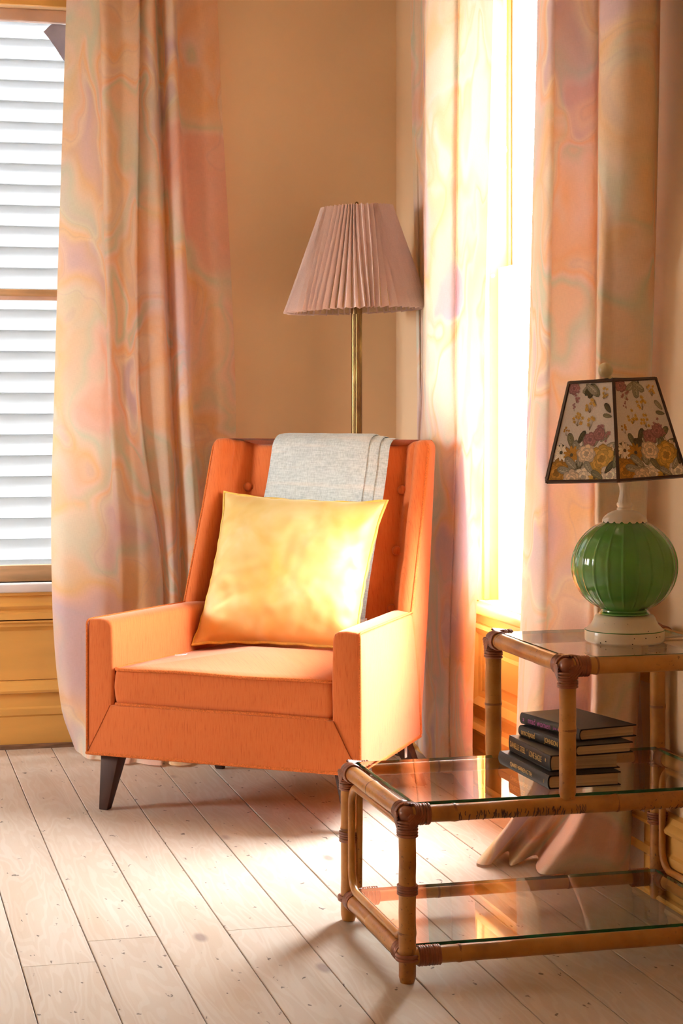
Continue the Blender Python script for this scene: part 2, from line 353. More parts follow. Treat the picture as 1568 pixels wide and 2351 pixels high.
def green_mat():
    m = NT('green_ribbed_glass'); v = m.coord('Object'); f, _ = m.noise(v, 10, 3)
    m.set(Base_Color=m.ramp(f, [(0.3, (0.085, 0.29, 0.05)), (0.7, (0.11, 0.35, 0.065))]), Roughness=0.10)
    m.b.inputs['Coat Weight'].default_value = 0.5; m.b.inputs['Coat Roughness'].default_value = 0.03; m.b.inputs['Specular IOR Level'].default_value = 0.6
    return m.m
MAT['green'] = green_mat()
def pages_mat():
    m = NT('book_pages'); v = m.coord('Object', (3, 3, 900)); f, _ = m.noise(v, 1, 2)
    m.set(Base_Color=m.ramp(f, [(0.35, (0.50, 0.36, 0.23)), (0.65, (0.68, 0.52, 0.36))]), Roughness=0.85); m.bump(f, 0.3, 0.0006); return m.m
MAT['pages'] = pages_mat()
def print_mat():
    m = NT('floral_print_ink'); a = m.n('ShaderNodeVertexColor'); a.layer_name = 'Col'
    m.set(Base_Color=a.outputs[0], Roughness=0.9); return m.m
MAT['print'] = print_mat()
# ------------------------------------------------------------------ room shell
YW, XW, XL, YF, ZC = 6.30, 1.83, -2.30, -1.30, 2.75
# window_1 in the back wall, window_2 in the right wall
WX0, WX1, WZ0, WZ1 = -0.62, 0.82, 0.545, 2.475
RY0, RY1 = 4.45, 5.41
m = MB()
m.box(XL-0.2, WX0, YW, YW+0.2, -0.02, ZC); m.box(WX1, XW+0.2, YW, YW+0.2, -0.02, ZC)
m.box(WX0, WX1, YW, YW+0.2, -0.02, WZ0); m.box(WX0, WX1, YW, YW+0.2, WZ1, ZC)
struct(obj('wall_back', m, MAT['wall'], smooth_all=False))
m = MB()
m.box(XW, XW+0.145, RY1, YW, -0.02, ZC); m.box(XW, XW+0.145, YF, RY0, -0.02, ZC)
m.box(XW, XW+0.145, RY0, RY1, -0.02, WZ0); m.box(XW, XW+0.145, RY0, RY1, WZ1, ZC)
struct(obj('wall_right', m, MAT['wall'], smooth_all=False))
LY0, LY1, LZ0, LZ1 = 4.90, 5.80, 0.95, 1.75
m = MB()
m.box(XL-0.2, XL, YF, LY0, -0.02, ZC); m.box(XL-0.2, XL, LY1, YW, -0.02, ZC); m.box(XL-0.2, XL, LY0, LY1, -0.02, LZ0); m.box(XL-0.2, XL, LY0, LY1, LZ1, ZC)
struct(obj('wall_left', m, MAT['wall'], smooth_all=False))
struct(obj('wall_front', MB().box(XL-0.2, XW+0.2, YF-0.2, YF, -0.02, ZC), MAT['wall'], smooth_all=False))
struct(obj('ceiling', MB().box(XL-0.2, XW+0.2, YF-0.2, YW+0.2, ZC, ZC+0.2), MAT['ceil'], smooth_all=False))
# floor: dark subfloor carrying single pine boards
fl = struct(obj('floor', MB().box(XL-0.2, XW+0.2, YF-0.2, YW+0.2, -0.06, -0.022), MAT['subfloor'], smooth_all=False))
random.seed(4)
PW = 0.1508
k0 = math.floor((XL-0.476)/PW); k1 = math.ceil((XW-0.476)/PW)
JOINTS = {0: [3.992], 2: [3.998], 8: [4.037], -2: [2.6], 1: [5.9], 3: [2.9], 4: [5.1], 5: [3.1], 6: [5.3], 7: [3.25]}
for k in range(k0, k1):
    xa = max(0.476+k*PW, XL); xb = min(0.476+(k+1)*PW, XW)
    if xb-xa < 0.01: continue
    js = JOINTS.get(k, [random.uniform(2.2, 5.9)])
    js = sorted(js+[random.uniform(-0.6, 1.2)])
    ys = [YF]+js+[YW-0.03]
    for a, b in zip(ys[:-1], ys[1:]):
        cx, cy = (xa+xb)/2, (a+b)/2; hw, hl = (xb-xa)/2-0.0011, (b-a)/2-0.0014
        dz = random.uniform(-0.0006, 0.0006)
        p = obj('plank', MB().box(-hw, hw, -hl, hl, -0.022, 0.0, 0.0012, 1), MAT['plank'], fl, ang=30); p.location = (cx, cy, dz)
# mouldings: profile extruded along X (back wall) or Y (right wall)
def mould_x(name, prof, x0, x1, mat, parent=None):
    m = MB(); ring = [[(x, YW-d, z) for d, z in prof] for x in (x0, x1)]; m.rings(ring); return obj(name, m, mat, parent, ang=25)
def mould_y(name, prof, y0, y1, mat, parent=None):
    m = MB(); ring = [[(XW-d, y, z) for d, z in prof] for y in (y1, y0)]; m.rings(ring); return obj(name, m, mat, parent, ang=25)
def base_prof(h):
    return [(0, 0.0), (0.022, 0.0), (0.022, h-0.088), (0.026, h-0.082), (0.026, h-0.062), (0.020, h-0.056), (0.020, h-0.012), (0.034, h-0.008), (0.036, h), (0.030, h+0.008), (0.022, h+0.014), (0.016, h+0.026), (0.004, h+0.03), (0, h+0.03)]
struct(mould_x('baseboard_back', base_prof(0.19), XL, XW, MAT['yellow']))
struct(mould_y('baseboard_right', base_prof(0.165), YF, YW-0.04, MAT['yellow']))
struct(obj('trim_1', MB().box(XL, XW-0.04, YW-0.052, YW-0.022, -0.02, 0.012, 0.004, 1), simple('rough_shoe_strip', (0.20, 0.11, 0.06, 1), 0.8, 0.4, 14, 0.3, vs=(1,6,6))))
struct(obj('trim_2', MB().box(XW-0.045, XW-0.022, YF, YW-0.06, -0.02, 0.010, 0.004, 1), MAT['yellow']))
# ---- window_1 (left of picture, back wall)
w1 = sempty('window_1')
YS = 6.345   # sash face
zz = lambda py: z_on(py, 0.47, YS)
m = MB(); m.box(WX0-0.12, WX1+0.10, YW-0.022, YW, WZ1-0.012, WZ1+0.13, 0.004); m.box(WX0-0.12, WX0+0.01, YW-0.022, YW, 0.2, WZ1, 0.004); m.box(WX1-0.01, WX1+0.10, YW-0.022, YW, 0.2, WZ1, 0.004)
obj('casing', m, MAT['yellow'], w1)
m = MB(); m.box(WX0-0.14, WX1+0.12, YW-0.045, YW+0.045, WZ0-0.03, WZ0, 0.006, 3); obj('sill', m, MAT['white'], w1)
def prof_x(name, z_hi, z_lo, mat, parent, steps):
    h = z_hi-z_lo; return mould_x(name, [(0, z_lo)]+[(d, z_lo+h*t) for t, d in steps]+[(0, z_hi)], WX0-0.10, WX1+0.08, mat, parent)
prof_x('apron', WZ0-0.03, 0.425, MAT['yellow'], w1, [(0, 0.030), (0.22, 0.030), (0.26, 0.022), (0.34, 0.022), (0.42, 0.030), (0.50, 0.034), (0.56, 0.026), (0.60, 0.022), (0.86, 0.022), (0.9, 0.034), (1.0, 0.036)])
prof_x('panel_moulding', 0.420, 0.385, MAT['yellow'], w1, [(0, 0.006), (0.25, 0.012), (0.45, 0.02), (0.7, 0.02), (0.85, 0.028), (1.0, 0.028)])
prof_x('panel', 0.386, 0.222, MAT['yellow'], w1, [(0, 0.006), (1, 0.006)])
# jamb liner and sashes
m = MB(); m.box(WX0-0.005, WX0+0.02, YW, YW+0.2, WZ0, WZ1); m.box(WX1-0.02, WX1+0.005, YW, YW+0.2, WZ0, WZ1)
obj('jamb', m, MAT['yellow'], w1, smooth_all=False)
zt, zm1, zm0, zb1 = z_on(45, 0.47, 6.395), zz(663), zz(686), zz(1299)
def sash(parent, name, ya, yb, z0, z1, zg0, zg1, mats, sw=0.05):
    s = obj(name, MB().box(WX0+0.02, WX0+0.02+sw, ya, yb, z0, z1, 0.004).box(WX1-0.02-sw, WX1-0.02, ya, yb, z0, z1, 0.004), mats[0], parent)
    obj('top_rail', MB().box(WX0+0.02, WX1-0.02, ya, yb, zg1, z1, 0.004), mats[1], s); obj('bottom_rail', MB().box(WX0+0.02, WX1-0.02, ya, yb, z0, zg0, 0.004), mats[2], s)
    obj('glass_pane', MB().box(WX0+0.06, WX1-0.06, (ya+yb)/2, (ya+yb)/2+0.003, zg0-0.01, zg1+0.01), MAT['pane'], s, smooth_all=False)
    return s
sash(w1, 'upper_sash', 6.395, 6.430, zm0, WZ1, zm1+0.002, zt, (MAT['white'], MAT['pinkish'], MAT['tanwood']))
ls = sash(w1, 'lower_sash', 6.345, 6.385, WZ0, zm1, zb1, zm0, (MAT['white'], MAT['tanwood'], MAT['tanwood']))
obj('putty_bead', MB().box(WX0+0.06, WX1-0.06, 6.340, 6.350, zm0-0.004, zm0+0.010, 0.002), MAT['pinkish'], ls)
# ---- window_2 (right wall)
w2 = sempty('window_2')
m = MB(); m.box(XW-0.020, XW, RY1, RY1+0.11, 0.17, WZ1+0.13, 0.004).box(XW-0.026, XW-0.018, RY1+0.03, RY1+0.085, 0.19, WZ1+0.1, 0.003); m.box(XW-0.020, XW, RY0-0.11, RY0, 0.17, WZ1+0.13, 0.004); m.box(XW-0.020, XW, RY0-0.11, RY1+0.11, WZ1, WZ1+0.13, 0.004)
obj('casing', m, MAT['yellow'], w2)
m = MB(); m.box(XW-0.006, XW+0.144, RY1-0.012, RY1+0.012, WZ0, WZ1); m.box(XW-0.006, XW+0.144, RY0-0.012, RY0+0.012, WZ0, WZ1); m.box(XW, XW+0.144, RY0, RY1, WZ1-0.012, WZ1+0.01)
m.box(XW+0.012, XW+0.030, RY1-0.026, RY1-0.012, WZ0, WZ1, 0.004); m.box(XW+0.090, XW+0.100, RY1-0.024, RY1-0.010, 1.55, WZ1, 0.003)
obj('jamb', m, MAT['yellow'], w2)
obj('sill', MB().box(XW-0.040, XW+0.20, RY0-0.12, RY1+0.12, WZ0-0.032, WZ0-0.004, 0.008, 3), MAT['yellow'], w2)
def frame_y(m, xa, xb, y0, y1, z0, z1, w, bev=0.003):
    m.box(xa, xb, y0, y1, z1-w, z1, bev); m.box(xa, xb, y0, y1, z0, z0+w, bev); m.box(xa, xb, y0, y0+w, z0+w, z1-w, bev); m.box(xa, xb, y1-w, y1, z0+w, z1-w, bev); return m
ZM = 1.555
def sash2(name, xa, xb, z0, z1, st):
    y0, y1 = RY0+0.012, RY1-0.012
    s = obj(name, MB().box(xa, xb, y0, y0+st, z0, z1, 0.004).box(xa, xb, y1-st, y1, z0, z1, 0.004), MAT['white'], w2)
    obj('top_rail', MB().box(xa, xb, y0+st, y1-st, z1-0.055, z1, 0.004), MAT['white'], s); obj('bottom_rail', MB().box(xa, xb, y0+st, y1-st, z0, z0+0.085, 0.004), MAT['white'], s)
    obj('bead', frame_y(MB(), xa+0.010, xb-0.006, y0+st-0.002, y1-st+0.002, z0+0.083, z1-0.053, 0.022), MAT['pinkish'] if name == 'lower_sash' else MAT['white'], s)
    obj('glass_pane', MB().box((xa+xb)/2+0.004, (xa+xb)/2+0.007, y0+st, y1-st, z0+0.08, z1-0.05), MAT['pane'], s, smooth_all=False)
sash2('lower_sash', XW+0.060, XW+0.098, WZ0-0.004, ZM, 0.075)
sash2('upper_sash', XW+0.104, XW+0.140, ZM-0.04, WZ1-0.012, 0.06)
obj('lift_screw', MB().sphere((XW-0.01+0.012, y_on(1130, XW), z_on(633, XW, y_on(1130, XW))), 0.006, 10, 6), MAT['white'], w2)
# panel below window_2
m = MB(); py0, py1, pz0, pz1 = 4.22, RY1+0.0, 0.225, 0.480
m.box(XW-0.012, XW, 4.09, RY1+0.11, pz1, WZ0-0.03, 0.002); m.box(XW-0.012, XW, 4.09, RY1+0.11, 0.16, pz0, 0.002)
obj('apron', m, MAT['yellow'], w2)
def bolect(m, y0, y1, z0, z1, prof):
    rings = []
    for ins, d in prof: rings.append([(XW-d, y0+ins, z0+ins), (XW-d, y1-ins, z0+ins), (XW-d, y1-ins, z1-ins), (XW-d, y0+ins, z1-ins)])
    m.rings(rings, caps=False); a = rings[-1]; m.add(a, [(0,1,2,3)]); return m
obj('panel', bolect(MB(), py0, py1, pz0, pz1, [(0, 0.006), (0.0, 0.022), (0.012, 0.026), (0.022, 0.020), (0.034, 0.010), (0.045, 0.008), (0.052, 0.004), (0.075, 0.004), (0.085, 0.009), (0.092, 0.009)]), MAT['yellow'], w2, ang=25)
# ---- fill_window (left wall, out of frame: added, placed and sized as fill light)
w3 = sempty('fill_window')
m = frame_x = MB(); m.box(XL-0.02, XL+0.02, LY0-0.1, LY0, LZ0-0.1, LZ1+0.1, 0.004).box(XL-0.02, XL+0.02, LY1, LY1+0.1, LZ0-0.1, LZ1+0.1, 0.004).box(XL-0.02, XL+0.02, LY0, LY1, LZ1, LZ1+0.1, 0.004).box(XL-0.02, XL+0.05, LY0, LY1, LZ0-0.1, LZ0, 0.004)
m.box(XL-0.12, XL-0.08, (LY0+LY1)/2-0.02, (LY0+LY1)/2+0.02, LZ0, LZ1, 0.004)
obj('frame', m, MAT['yellow'], w3); obj('glass_pane', MB().box(XL-0.102, XL-0.098, LY0, LY1, LZ0, LZ1), MAT['pane'], w3, smooth_all=False)
# ---- outside: ground and the clapboard house across the alley
struct(obj('ground', MB().box(-30, 40, -30, 40, -0.75, -0.65), MAT['ground'], smooth_all=False))
struct(obj('wall_upper', MB().box(-14, XL-0.2, YW, YW+0.2, -0.7, 11.0).box(XL-0.2, XW+0.2, YW, YW+0.2, ZC+0.2, 11.0), MAT['clap'], smooth_all=False))  # unseen wall, built tall and long so the alley lies in shade
struct(obj('added_eaves_near', MB().box(-14, XW+0.2, YW+0.2, YW+1.05, 8.0, 8.12), MAT['clap'], smooth_all=False))  # added overhang out of view, dims the light on the siding
YH = 9.3; PC = 0.1022
hs = thing('clapboard_house', 'white clapboard house side seen through the left window', 'house', (0.2, YH, -0.65))
obj('wall', MB().box(-14, 1.75, 0.02, 0.3, 0, 12.5), MAT['clap'], hs, smooth_all=False)  # carried high and far past the view to shade the alley
obj('added_light_block', MB().box(1.15, 1.60, -2.74, 0.02, 0, 12.5), MAT['clap'], hs, smooth_all=False)  # unseen block added to close the alley against light from the right
obj('added_eaves_far', MB().box(-14, 1.75, -0.85, 0.02, 9.0, 9.12), MAT['clap'], hs, smooth_all=False)  # added overhang narrowing the strip of sky above the alley
def clap():
    m = MB(); n = 24; rows = []
    for i in range(n+1):
        x = -2.6+3.74*i/n; w = 0.0022*mnoise.noise((x*4.1, 0.3, 1.7))
        rows.append([(x, -0.002, 0.0+PC+0.012), (x, -0.021, 0.0+w), (x, -0.013, -0.003+w), (x, 0.02, 0.0), (x, 0.02, PC+0.012)])
    return m.rings(rows)
c0 = obj('clapboard', clap(), MAT['clap'], hs, ang=30)
for i in range(8, 48):
    if i == 8: c0.location = (0, 0, i*PC); continue
    c = c0.copy(); COL.objects.link(c); c.location = (random.uniform(-0.05, 0.05), 0, i*PC)
m = MB()
def scrap_mesh():
    P = [(100, 73), (118, 55), (138, 56), (150, 58), (163, 52), (170, 90), (160, 150), (146, 139), (128, 110), (111, 86)]
    return [(x_on(a, 6.408), z_on(b, x_on(a, 6.408), 6.408)) for a, b in P]
P = scrap_mesh(); m.add([(x, 6.4100, z) for x, z in P]+[(x, 6.4075, z) for x, z in P], [tuple(range(len(P)))[::-1], tuple(range(len(P), 2*len(P)))]+[(i, (i+1) % len(P), len(P)+(i+1) % len(P), len(P)+i) for i in range(len(P))])
tag(obj('paper_scrap', m, MAT['scrap'], smooth_all=False), 'torn grey paper scrap stuck to the top corner of the left window pane', 'scrap')
# ------------------------------------------------------------------ curtains
def curtain(name, label, keys, mat, sub=7, nz=90, crumple=0.004, seed=0.0):
    keys = sorted(keys, key=lambda k: -k[0]); K = len(keys[0][1])
    mid = catmull(keys[len(keys)//2][1], sub); us = [0.0]
    for a, b in zip(mid[:-1], mid[1:]): us.append(us[-1]+math.dist(a, b)*1.15)
    zs = []; 
    for j in range(nz+1):
        t = j/nz; zs.append(keys[0][0]+(keys[-1][0]-keys[0][0])*t)
    m = MB(); nu = len(mid); uvs = []
    for z in zs:
        for i in range(len(keys)-1):
            if keys[i][0] >= z >= keys[i+1][0]: break
        t = (keys[i][0]-z)/(keys[i][0]-keys[i+1][0])
        g = lambda q: keys[max(0, min(len(keys)-1, q))][1]
        ctrl = []
        for c in range(K):
            a, b = g(i)[c], g(i+1)[c]
            # Hermite with finite-difference slopes in height
            def slope(q):
                q0, q1 = max(0, q-1), min(len(keys)-1, q+1); dz = keys[q0][0]-keys[q1][0]
                return [(keys[q1][1][c][d]-keys[q0][1][c][d])/dz for d in (0, 1)]
            h = keys[i][0]-keys[i+1][0]; s0, s1 = slope(i), slope(i+1)
            h00, h10, h01, h11 = 2*t**3-3*t*t+1, t**3-2*t*t+t, -2*t**3+3*t*t, t**3-t*t
            ctrl.append(tuple(h00*a[d]+h10*h*s0[d]+h01*b[d]+h11*h*s1[d] for d in (0, 1)))
        row = catmull(ctrl, sub)
        for k, (x, y) in enumerate(row):
            amp = crumple*(0.35+1.3*smooth(1.0, 0.1, z))
            x += amp*mnoise.noise((us[k]*7+seed, z*2.3, 0.5)); y += amp*mnoise.noise((us[k]*7+seed+9, z*2.3, 4.5))
            m.v.append((x, y, z)); uvs.append((us[k], z))
    for j in range(nz):
        for k in range(nu-1):
            a = j*nu+k; m.f.append((a, a+nu, a+nu+1, a+1))
    m.uv = uvs
    o = obj(name, m, mat, ang=180); return tag(o, label, 'curtain', 'marbled pastel linen curtains'), m, nu, nz
GRP = 'marbled pastel linen curtains'
cl = [ # px at top, px at mid, px low, depth off the wall
 (152,124,119,.07),(188,158,150,.12),(216,222,222,.15),(228,244,262,.14),(232,250,276,.08),(250,262,290,.075),(284,290,330,.125),(316,308,368,.11),(322,320,376,.045),
 (330,338,384,.09),(344,372,396,.125),(354,386,408,.11),(359,392,414,.005),(370,400,420,.01),(378,406,428,.10),(394,428,450,.135),(402,440,464,.12),(408,446,470,.04),(432,470,490,.05),(466,508,512,.075),(500,541,530,.03)]
def lk(idx, z, extra=0.0):
    out = []
    for r in cl:
        off = r[3]+0.04; Y = YW-off; out.append((x_on(r[idx], Y), Y))
    return (z, out)
flo = [(.70,6.20),(.70,6.13),(.705,6.05),(.72,5.99),(.74,5.98),(.77,5.95),(.80,5.90),(.83,5.88),(.85,5.90),(.87,5.87),(.90,5.84),(.93,5.83),(.94,5.87),(.95,5.88),(.965,5.82),(1.0,5.81),(1.03,5.84),(1.04,5.92),(1.08,5.98),(1.15,6.05),(1.2,6.16)]
bot_l = [(a*0.55+b[0]*0.45, c*0.7+b[1]*0.3) for (a, c), b in zip(lk(2, 0)[1], flo)]
cur1, *_ = curtain('curtain', 'wide marbled pastel curtain hanging beside the left window behind the armchair', [lk(0, 2.745), lk(0, 2.45), lk(1, 1.17), lk(2, 0.50), (0.14, bot_l), (0.006, flo)], curtain_mat('marbled_linen_left', 0.0, 0.40), seed=1.0)
cc = [(943,957,955,1.822,1.805),(952,962,948,1.820,1.80),(966,968,960,1.820,1.79),(975,976,984,1.725,1.765),(980,986,1000,1.665,1.745),(1016,1016,1012,1.655,1.745),(1050,1042,1028,1.663,1.76),(1056,1049,1034,1.676,1.768),(1074,1064,1046,1.674,1.755),(1104,1086,1062,1.665,1.735),(1136,1110,1083,1.66,1.72)]
def rk(tab, idx, z, f=0.0, q=3):
    return (z, [(r[q]-f, y_on(r[idx], r[q]-f)) for r in tab])
cb = [(x, y) for x, y in rk(cc, 2, 0, 0, 4)[1]]
cur2, *_ = curtain('curtain', 'sunlit marbled curtain between the room corner and the right window', [rk(cc, 0, 2.745), rk(cc, 0, 2.38), rk(cc, 1, 1.25), rk(cc, 1, 1.0, 0, 4), rk(cc, 2, 0.20, 0, 4), (0.006, [(x, y-0.01) for x, y in cb])], curtain_mat('marbled_linen_middle', 3.1, 0.04), seed=5.0)
cr = [(1236,1211,1187,1.65),(1256,1236,1212,1.615),(1276,1260,1238,1.625),(1284,1266,1247,1.655),(1330,1320,1302,1.74),(1368,1360,1338,1.785),(1377,1368,1350,1.76),(1381,1371,1353,1.66),(1420,1404,1384,1.625),(1470,1450,1422,1.655),(1505,1485,1446,1.73),(1520,1496,1459,1.832)]
def rlow(idx, z):
    out = []
    for r in cr:
        X = r[3]; rat = y_on(r[idx], 1.0); X = max(X, 4.075/rat); out.append((min(X, 1.80), y_on(r[idx], min(X, 1.80))))
    return (z, out)
cf = [(1.77,4.80),(1.66,4.66),(1.495,4.43),(1.515,4.385),(1.60,4.50),(1.555,4.355),(1.655,4.44),(1.60,4.272),(1.66,4.25),(1.72,4.235),(1.765,4.215),(1.80,4.195)]
lo = rlow(2, 0)[1]
cm = [(a[0]*0.62+b[0]*0.38, a[1]*0.62+b[1]*0.38) for a, b in zip(lo, cf)]
cur3, *_ = curtain('curtain', 'marbled curtain behind the green lamp puddling on the floor', [rk(cr, 0, 2.745, .02), rk(cr, 0, 2.30, .02), rlow(1, 1.17), rlow(2, 0.26), (0.13, cm), (0.006, cf)], curtain_mat('marbled_linen_right', 6.3, 0.05), seed=8.0)
m = MB()
def lin_f(u, v):
    z = 0.006+0.56*v; w = 0.075*(1-v)**1.0+0.004
    i = 11; t = z/0.26
    ex, ey = (cf[i][0]*(1-min(1, t))+lo[i][0]*min(1, t), cf[i][1]*(1-min(1, t))+lo[i][1]*min(1, t))
    return (min(1.805, ex+0.004+0.004*math.sin(u*3)), ey+0.012-(w+0.012)*u, z)
m.grid(lin_f, 6, 20); obj('hem_lining', m, MAT['lining'], cur3)
# ------------------------------------------------------------------ sash cord
pth = [(1158,-90),(1157,0),(1156,120),(1154,180),(1160,235),(1157,290),(1155,338)]
XC = 1.872
ppts = [(XC+0.004*math.sin(i), min(5.375, y_on(a, XC)), z_on(b, XC, y_on(a, XC))) for i, (a, b) in enumerate(pth)]
ppts[0] = (XC, ppts[0][1], WZ1-0.012)
sc_ = thing('sash_cord', 'frayed white sash cord hanging with a knot beside the right window', 'cord', ppts[-1])
L = Vector(ppts[-1]); rel = lambda p: tuple(Vector(p)-L)
obj('cord', MB().tube(catmull([rel(p) for p in ppts], 6), 0.0045, 8), MAT['rope'], sc_)
m = MB()
for a, R, r, ax in ((0.0, .007, .0055, (0.3,0,1)), (-0.010, .008, .0055, (0,.5,1)), (-0.004, .006, .006, (1,0,.4))): m.torus((0, 0, a), ax, R, r, 14, 8)
obj('knot', m, MAT['rope'], sc_)
m = MB(); m.tube([(0,0,-.008), (.001,.002,-.03), (0,-.002,-.042)], [.0055,.005,.005], 8)
random.seed(2)
for i in range(14):
    a = random.uniform(0, 6.28); m.tube([(0,-.002,-.040), (.006*math.cos(a), -.002+.008*math.sin(a), -.048), (.010*math.cos(a+.4), -.002+.013*math.sin(a+.4), -.056-random.uniform(0,.008))], .0014, 4)
obj('frayed_end', m, MAT['rope'], sc_)
# ------------------------------------------------------------------ armchair
CH = thing('armchair', 'orange upholstered wing armchair with buttoned back and dark tapered legs', 'armchair', (0.9565, 5.0175, 0), math.radians(-37.13))
xo = lambda y: 0.413-0.0855*y
O = MAT['orange']; PIPE = MAT['piping']
base = obj('seat_base', MB().hexa([(-.345,0,.16),(.345,0,.16),(.30,.615,.16),(-.30,.615,.16),(-.345,0.0,.303),(.345,0.0,.303),(.30,.615,.30),(-.30,.615,.30)], 0.014, 3), O, CH)
obj('front_rail', MB().hexa([(-.411,-.0035,.162),(.411,-.0035,.162),(.411,.03,.162),(-.411,.03,.162),(-.337,-.0035,.300),(.337,-.0035,.300),(.337,.03,.303),(-.337,.03,.303)], 0.003, 2), O, CH)
m = MB(); m.tube([(-.413,-.001,.163),(.413,-.001,.163),(.361,.60,.163),(-.361,.60,.163)], .0055, 8, closed=True); obj('bottom_piping', m, PIPE, base)
def armmesh(s):
    m = MB(); n = 10; rings = []
    for i in range(n+1):
        t = i/n; xs = []
        # cross-section in x,z at depth y ; rear edge leans back towards the floor
        yt, yb = t*0.545, t*0.605
        if t == 1: yt, yb = 0.545, 0.605
        def P(u, v): # u 0 inner..1 outer, v 0 bottom..1 top
            y = yb+(yt-yb)*v; X = xo(y)-0.079*(1-u); return (s*X, y, .16+.376*v)
        puff = 0.004*math.sin(PI*t)
        sec = []
        rr = 0.012
        for (u, v) in [(0.0,0.0),(0.12,-0.0),(0.88,0.0),(1.0,0.006),(1.02,0.25),(1.03,0.5),(1.02,0.8),(1.0,0.965),(0.96,0.995),(0.85,1.006),(0.5,1.012+puff),(0.2,1.004),(0.06,0.985),(0.0,0.955),(-0.03,0.8),(-0.04,0.6),(-0.02,0.4),(0.0,0.1)]:
            sec.append(P(u, v))
        rings.append(sec)
    # round the front: inset ring
    f = rings[0]; cx = sum(p[0] for p in f)/len(f); cz = sum(p[2] for p in f)/len(f)
    def ins(k, y): return [(cx+(p[0]-cx)*(1-k/0.04*1.0), y, cz+(p[2]-cz)*(1-k/0.19)) for p in f]
    allr = [ins(0.008, 0.0), ins(0.003, 0.0015), ins(0.0008, 0.005), [(p[0], 0.011, p[2]) for p in f]]+rings[1:]
    if s < 0: allr = [r[::-1] for r in allr]
    return m.rings(allr)
for s in (-1, 1):
    a = obj('armrest', armmesh(s), O, CH, ang=60)
    p = MB()
    edge = [(s*xo(0), -.001, z) for z in (.165,.23,.30,.37,.44,.50,.524)]+[(s*(xo(0)-.0008), .0, .530), (s*(xo(0)-.002), .004, .5345), (s*(xo(0)-.002), .012, .5362)]
    edge += [(s*(xo(y)-.001), y, .5365) for y in (.03,.1,.2,.3,.4,.5,.525)]
    p.tube(edge, .0034, 8)
    p.tube(catmull([(s*xo(.53), .54, .534), (s*xo(.56), .57, .36), (s*xo(.6), .60, .168)], 6), .0042, 8)
    obj('arm_piping', p, PIPE, a)
    obj('mitre_seam', MB().tube([(s*.3385,-.0032,.300),(s*.374,-.0036,.232),(s*.4105,-.0032,.166)], .0011, 6), MAT['seam'], a)
# wing back
YSIDE = [(.16,.612),(.2,.622),(.54,.66),(.78,.71),(1.0,.76),(1.1,.78)]
def interp(tab, z):
    for (a, va), (b, vb) in zip(tab[:-1], tab[1:]):
        if z <= b: return va+(vb-va)*(max(z, a)-a)/(b-a)
    return tab[-1][1]
ycen = lambda z: .632+.255*(z-.535)
ytip = lambda z: .50+.39*(z-.535) if z >= .535 else .50+.24*(.535-z)
yside = lambda z: interp(YSIDE, z)
def wout(z):
    t = max(0, (z-.535)/.49); return xo(.5)-.012*t if z >= .535 else xo(ytip(z))
ZB = (.53, .70, .88)
def back_ring(z):
    W_ = wout(z); yc, yt, yo = ycen(z), ytip(z), yside(z)
    dimple = sum(math.exp(-((z-b)/.035)**2) for b in ZB); bl = 1-0.55*min(1, dimple)
    inner = [(0, yc-.030), (.10, yc-.028), (.185, yc-.020*bl-.004), (.235, yc-.006*bl+.004), (.258, yc+.006), (.280, yc-.020*bl-.004), (.300, yc-.42*(yc-yt)), (W_-.052-.006*bl, yt+.035), (W_-.043, yt+.010), (W_-.030, yt-.001), (W_-.014, yt-.002), (W_-.002, yt+.006)]
    outer = [(W_+.002, yt+.022), (W_+.002, (yt+yo)/2), (W_, yo-.02), (W_-.006, yo-.006), (W_-.022, yo), (.22, yo+.022), (.10, yo+.03)]
    half = inner+outer
    pts = half+[(0, yo+.032)]+[(-x, y) for x, y in half[1:]][::-1]
    return catmull(pts, 3, closed=True)
def inset2(r, d):
    n = len(r); out = []
    for i in range(n):
        a, b = r[i-1], r[(i+1) % n]; tx, ty = b[0]-a[0], b[1]-a[1]; L = math.hypot(tx, ty) or 1
        out.append((r[i][0]-ty/L*d, r[i][1]+tx/L*d))
    return out
zs = [.17+.815*i/46 for i in range(47)]
rings = []
def zlift(x, z): return z+(.020*smooth(.22, .33, abs(x)))*smooth(.80, .985, z)
for z in zs: rings.append([(x, y, zlift(x, z)) for x, y in back_ring(z)])
top = back_ring(.985)
area = sum(top[i][0]*top[(i+1) % len(top)][1]-top[(i+1) % len(top)][0]*top[i][1] for i in range(len(top)))
sg = 1 if area > 0 else -1
for k in range(1, 7):
    a = PI/2*k/6; r_ = inset2(top, sg*.019*(1-math.cos(a)))
    rings.append([(x, y, zlift(x, .985)+.027*math.sin(a)) for x, y in r_])
bk = obj('backrest', MB().rings(rings), O, CH, ang=70)
for s in (-1, 1):
    m = MB()
    path = [(s*(wout(z)-.001), ytip(z)+.006, zlift(.36, z)) for z in [.535+.45*i/24 for i in range(25)]]
    path += [(s*(wout(.985)-.006), ytip(.985)+.010, 1.018), (s*(wout(.985)-.014), ytip(.985)+.02, 1.026), (s*(wout(.985)-.014), yside(.985)-.02, 1.027)]
    m.tube(path, .0042, 8)
    obj('wing_piping', m, PIPE, bk)
for z in ZB:
    for x in (-.258, .258):
        m = MB(); yb = ycen(z)+(.004 if x else -.030)
        rr = [(1e-4, .0), (.0125, .001), (.0142, .005), (.0136, .011), (.0095, .015), (.0048, .0165), (1e-4, .0168)]
        m.rings([[(x+r*math.cos(2*PI*k/18), yb+.004-h, z+r*math.sin(2*PI*k/18)) for k in range(18)] for r, h in rr])
        obj('button', m, O, bk, ang=60)
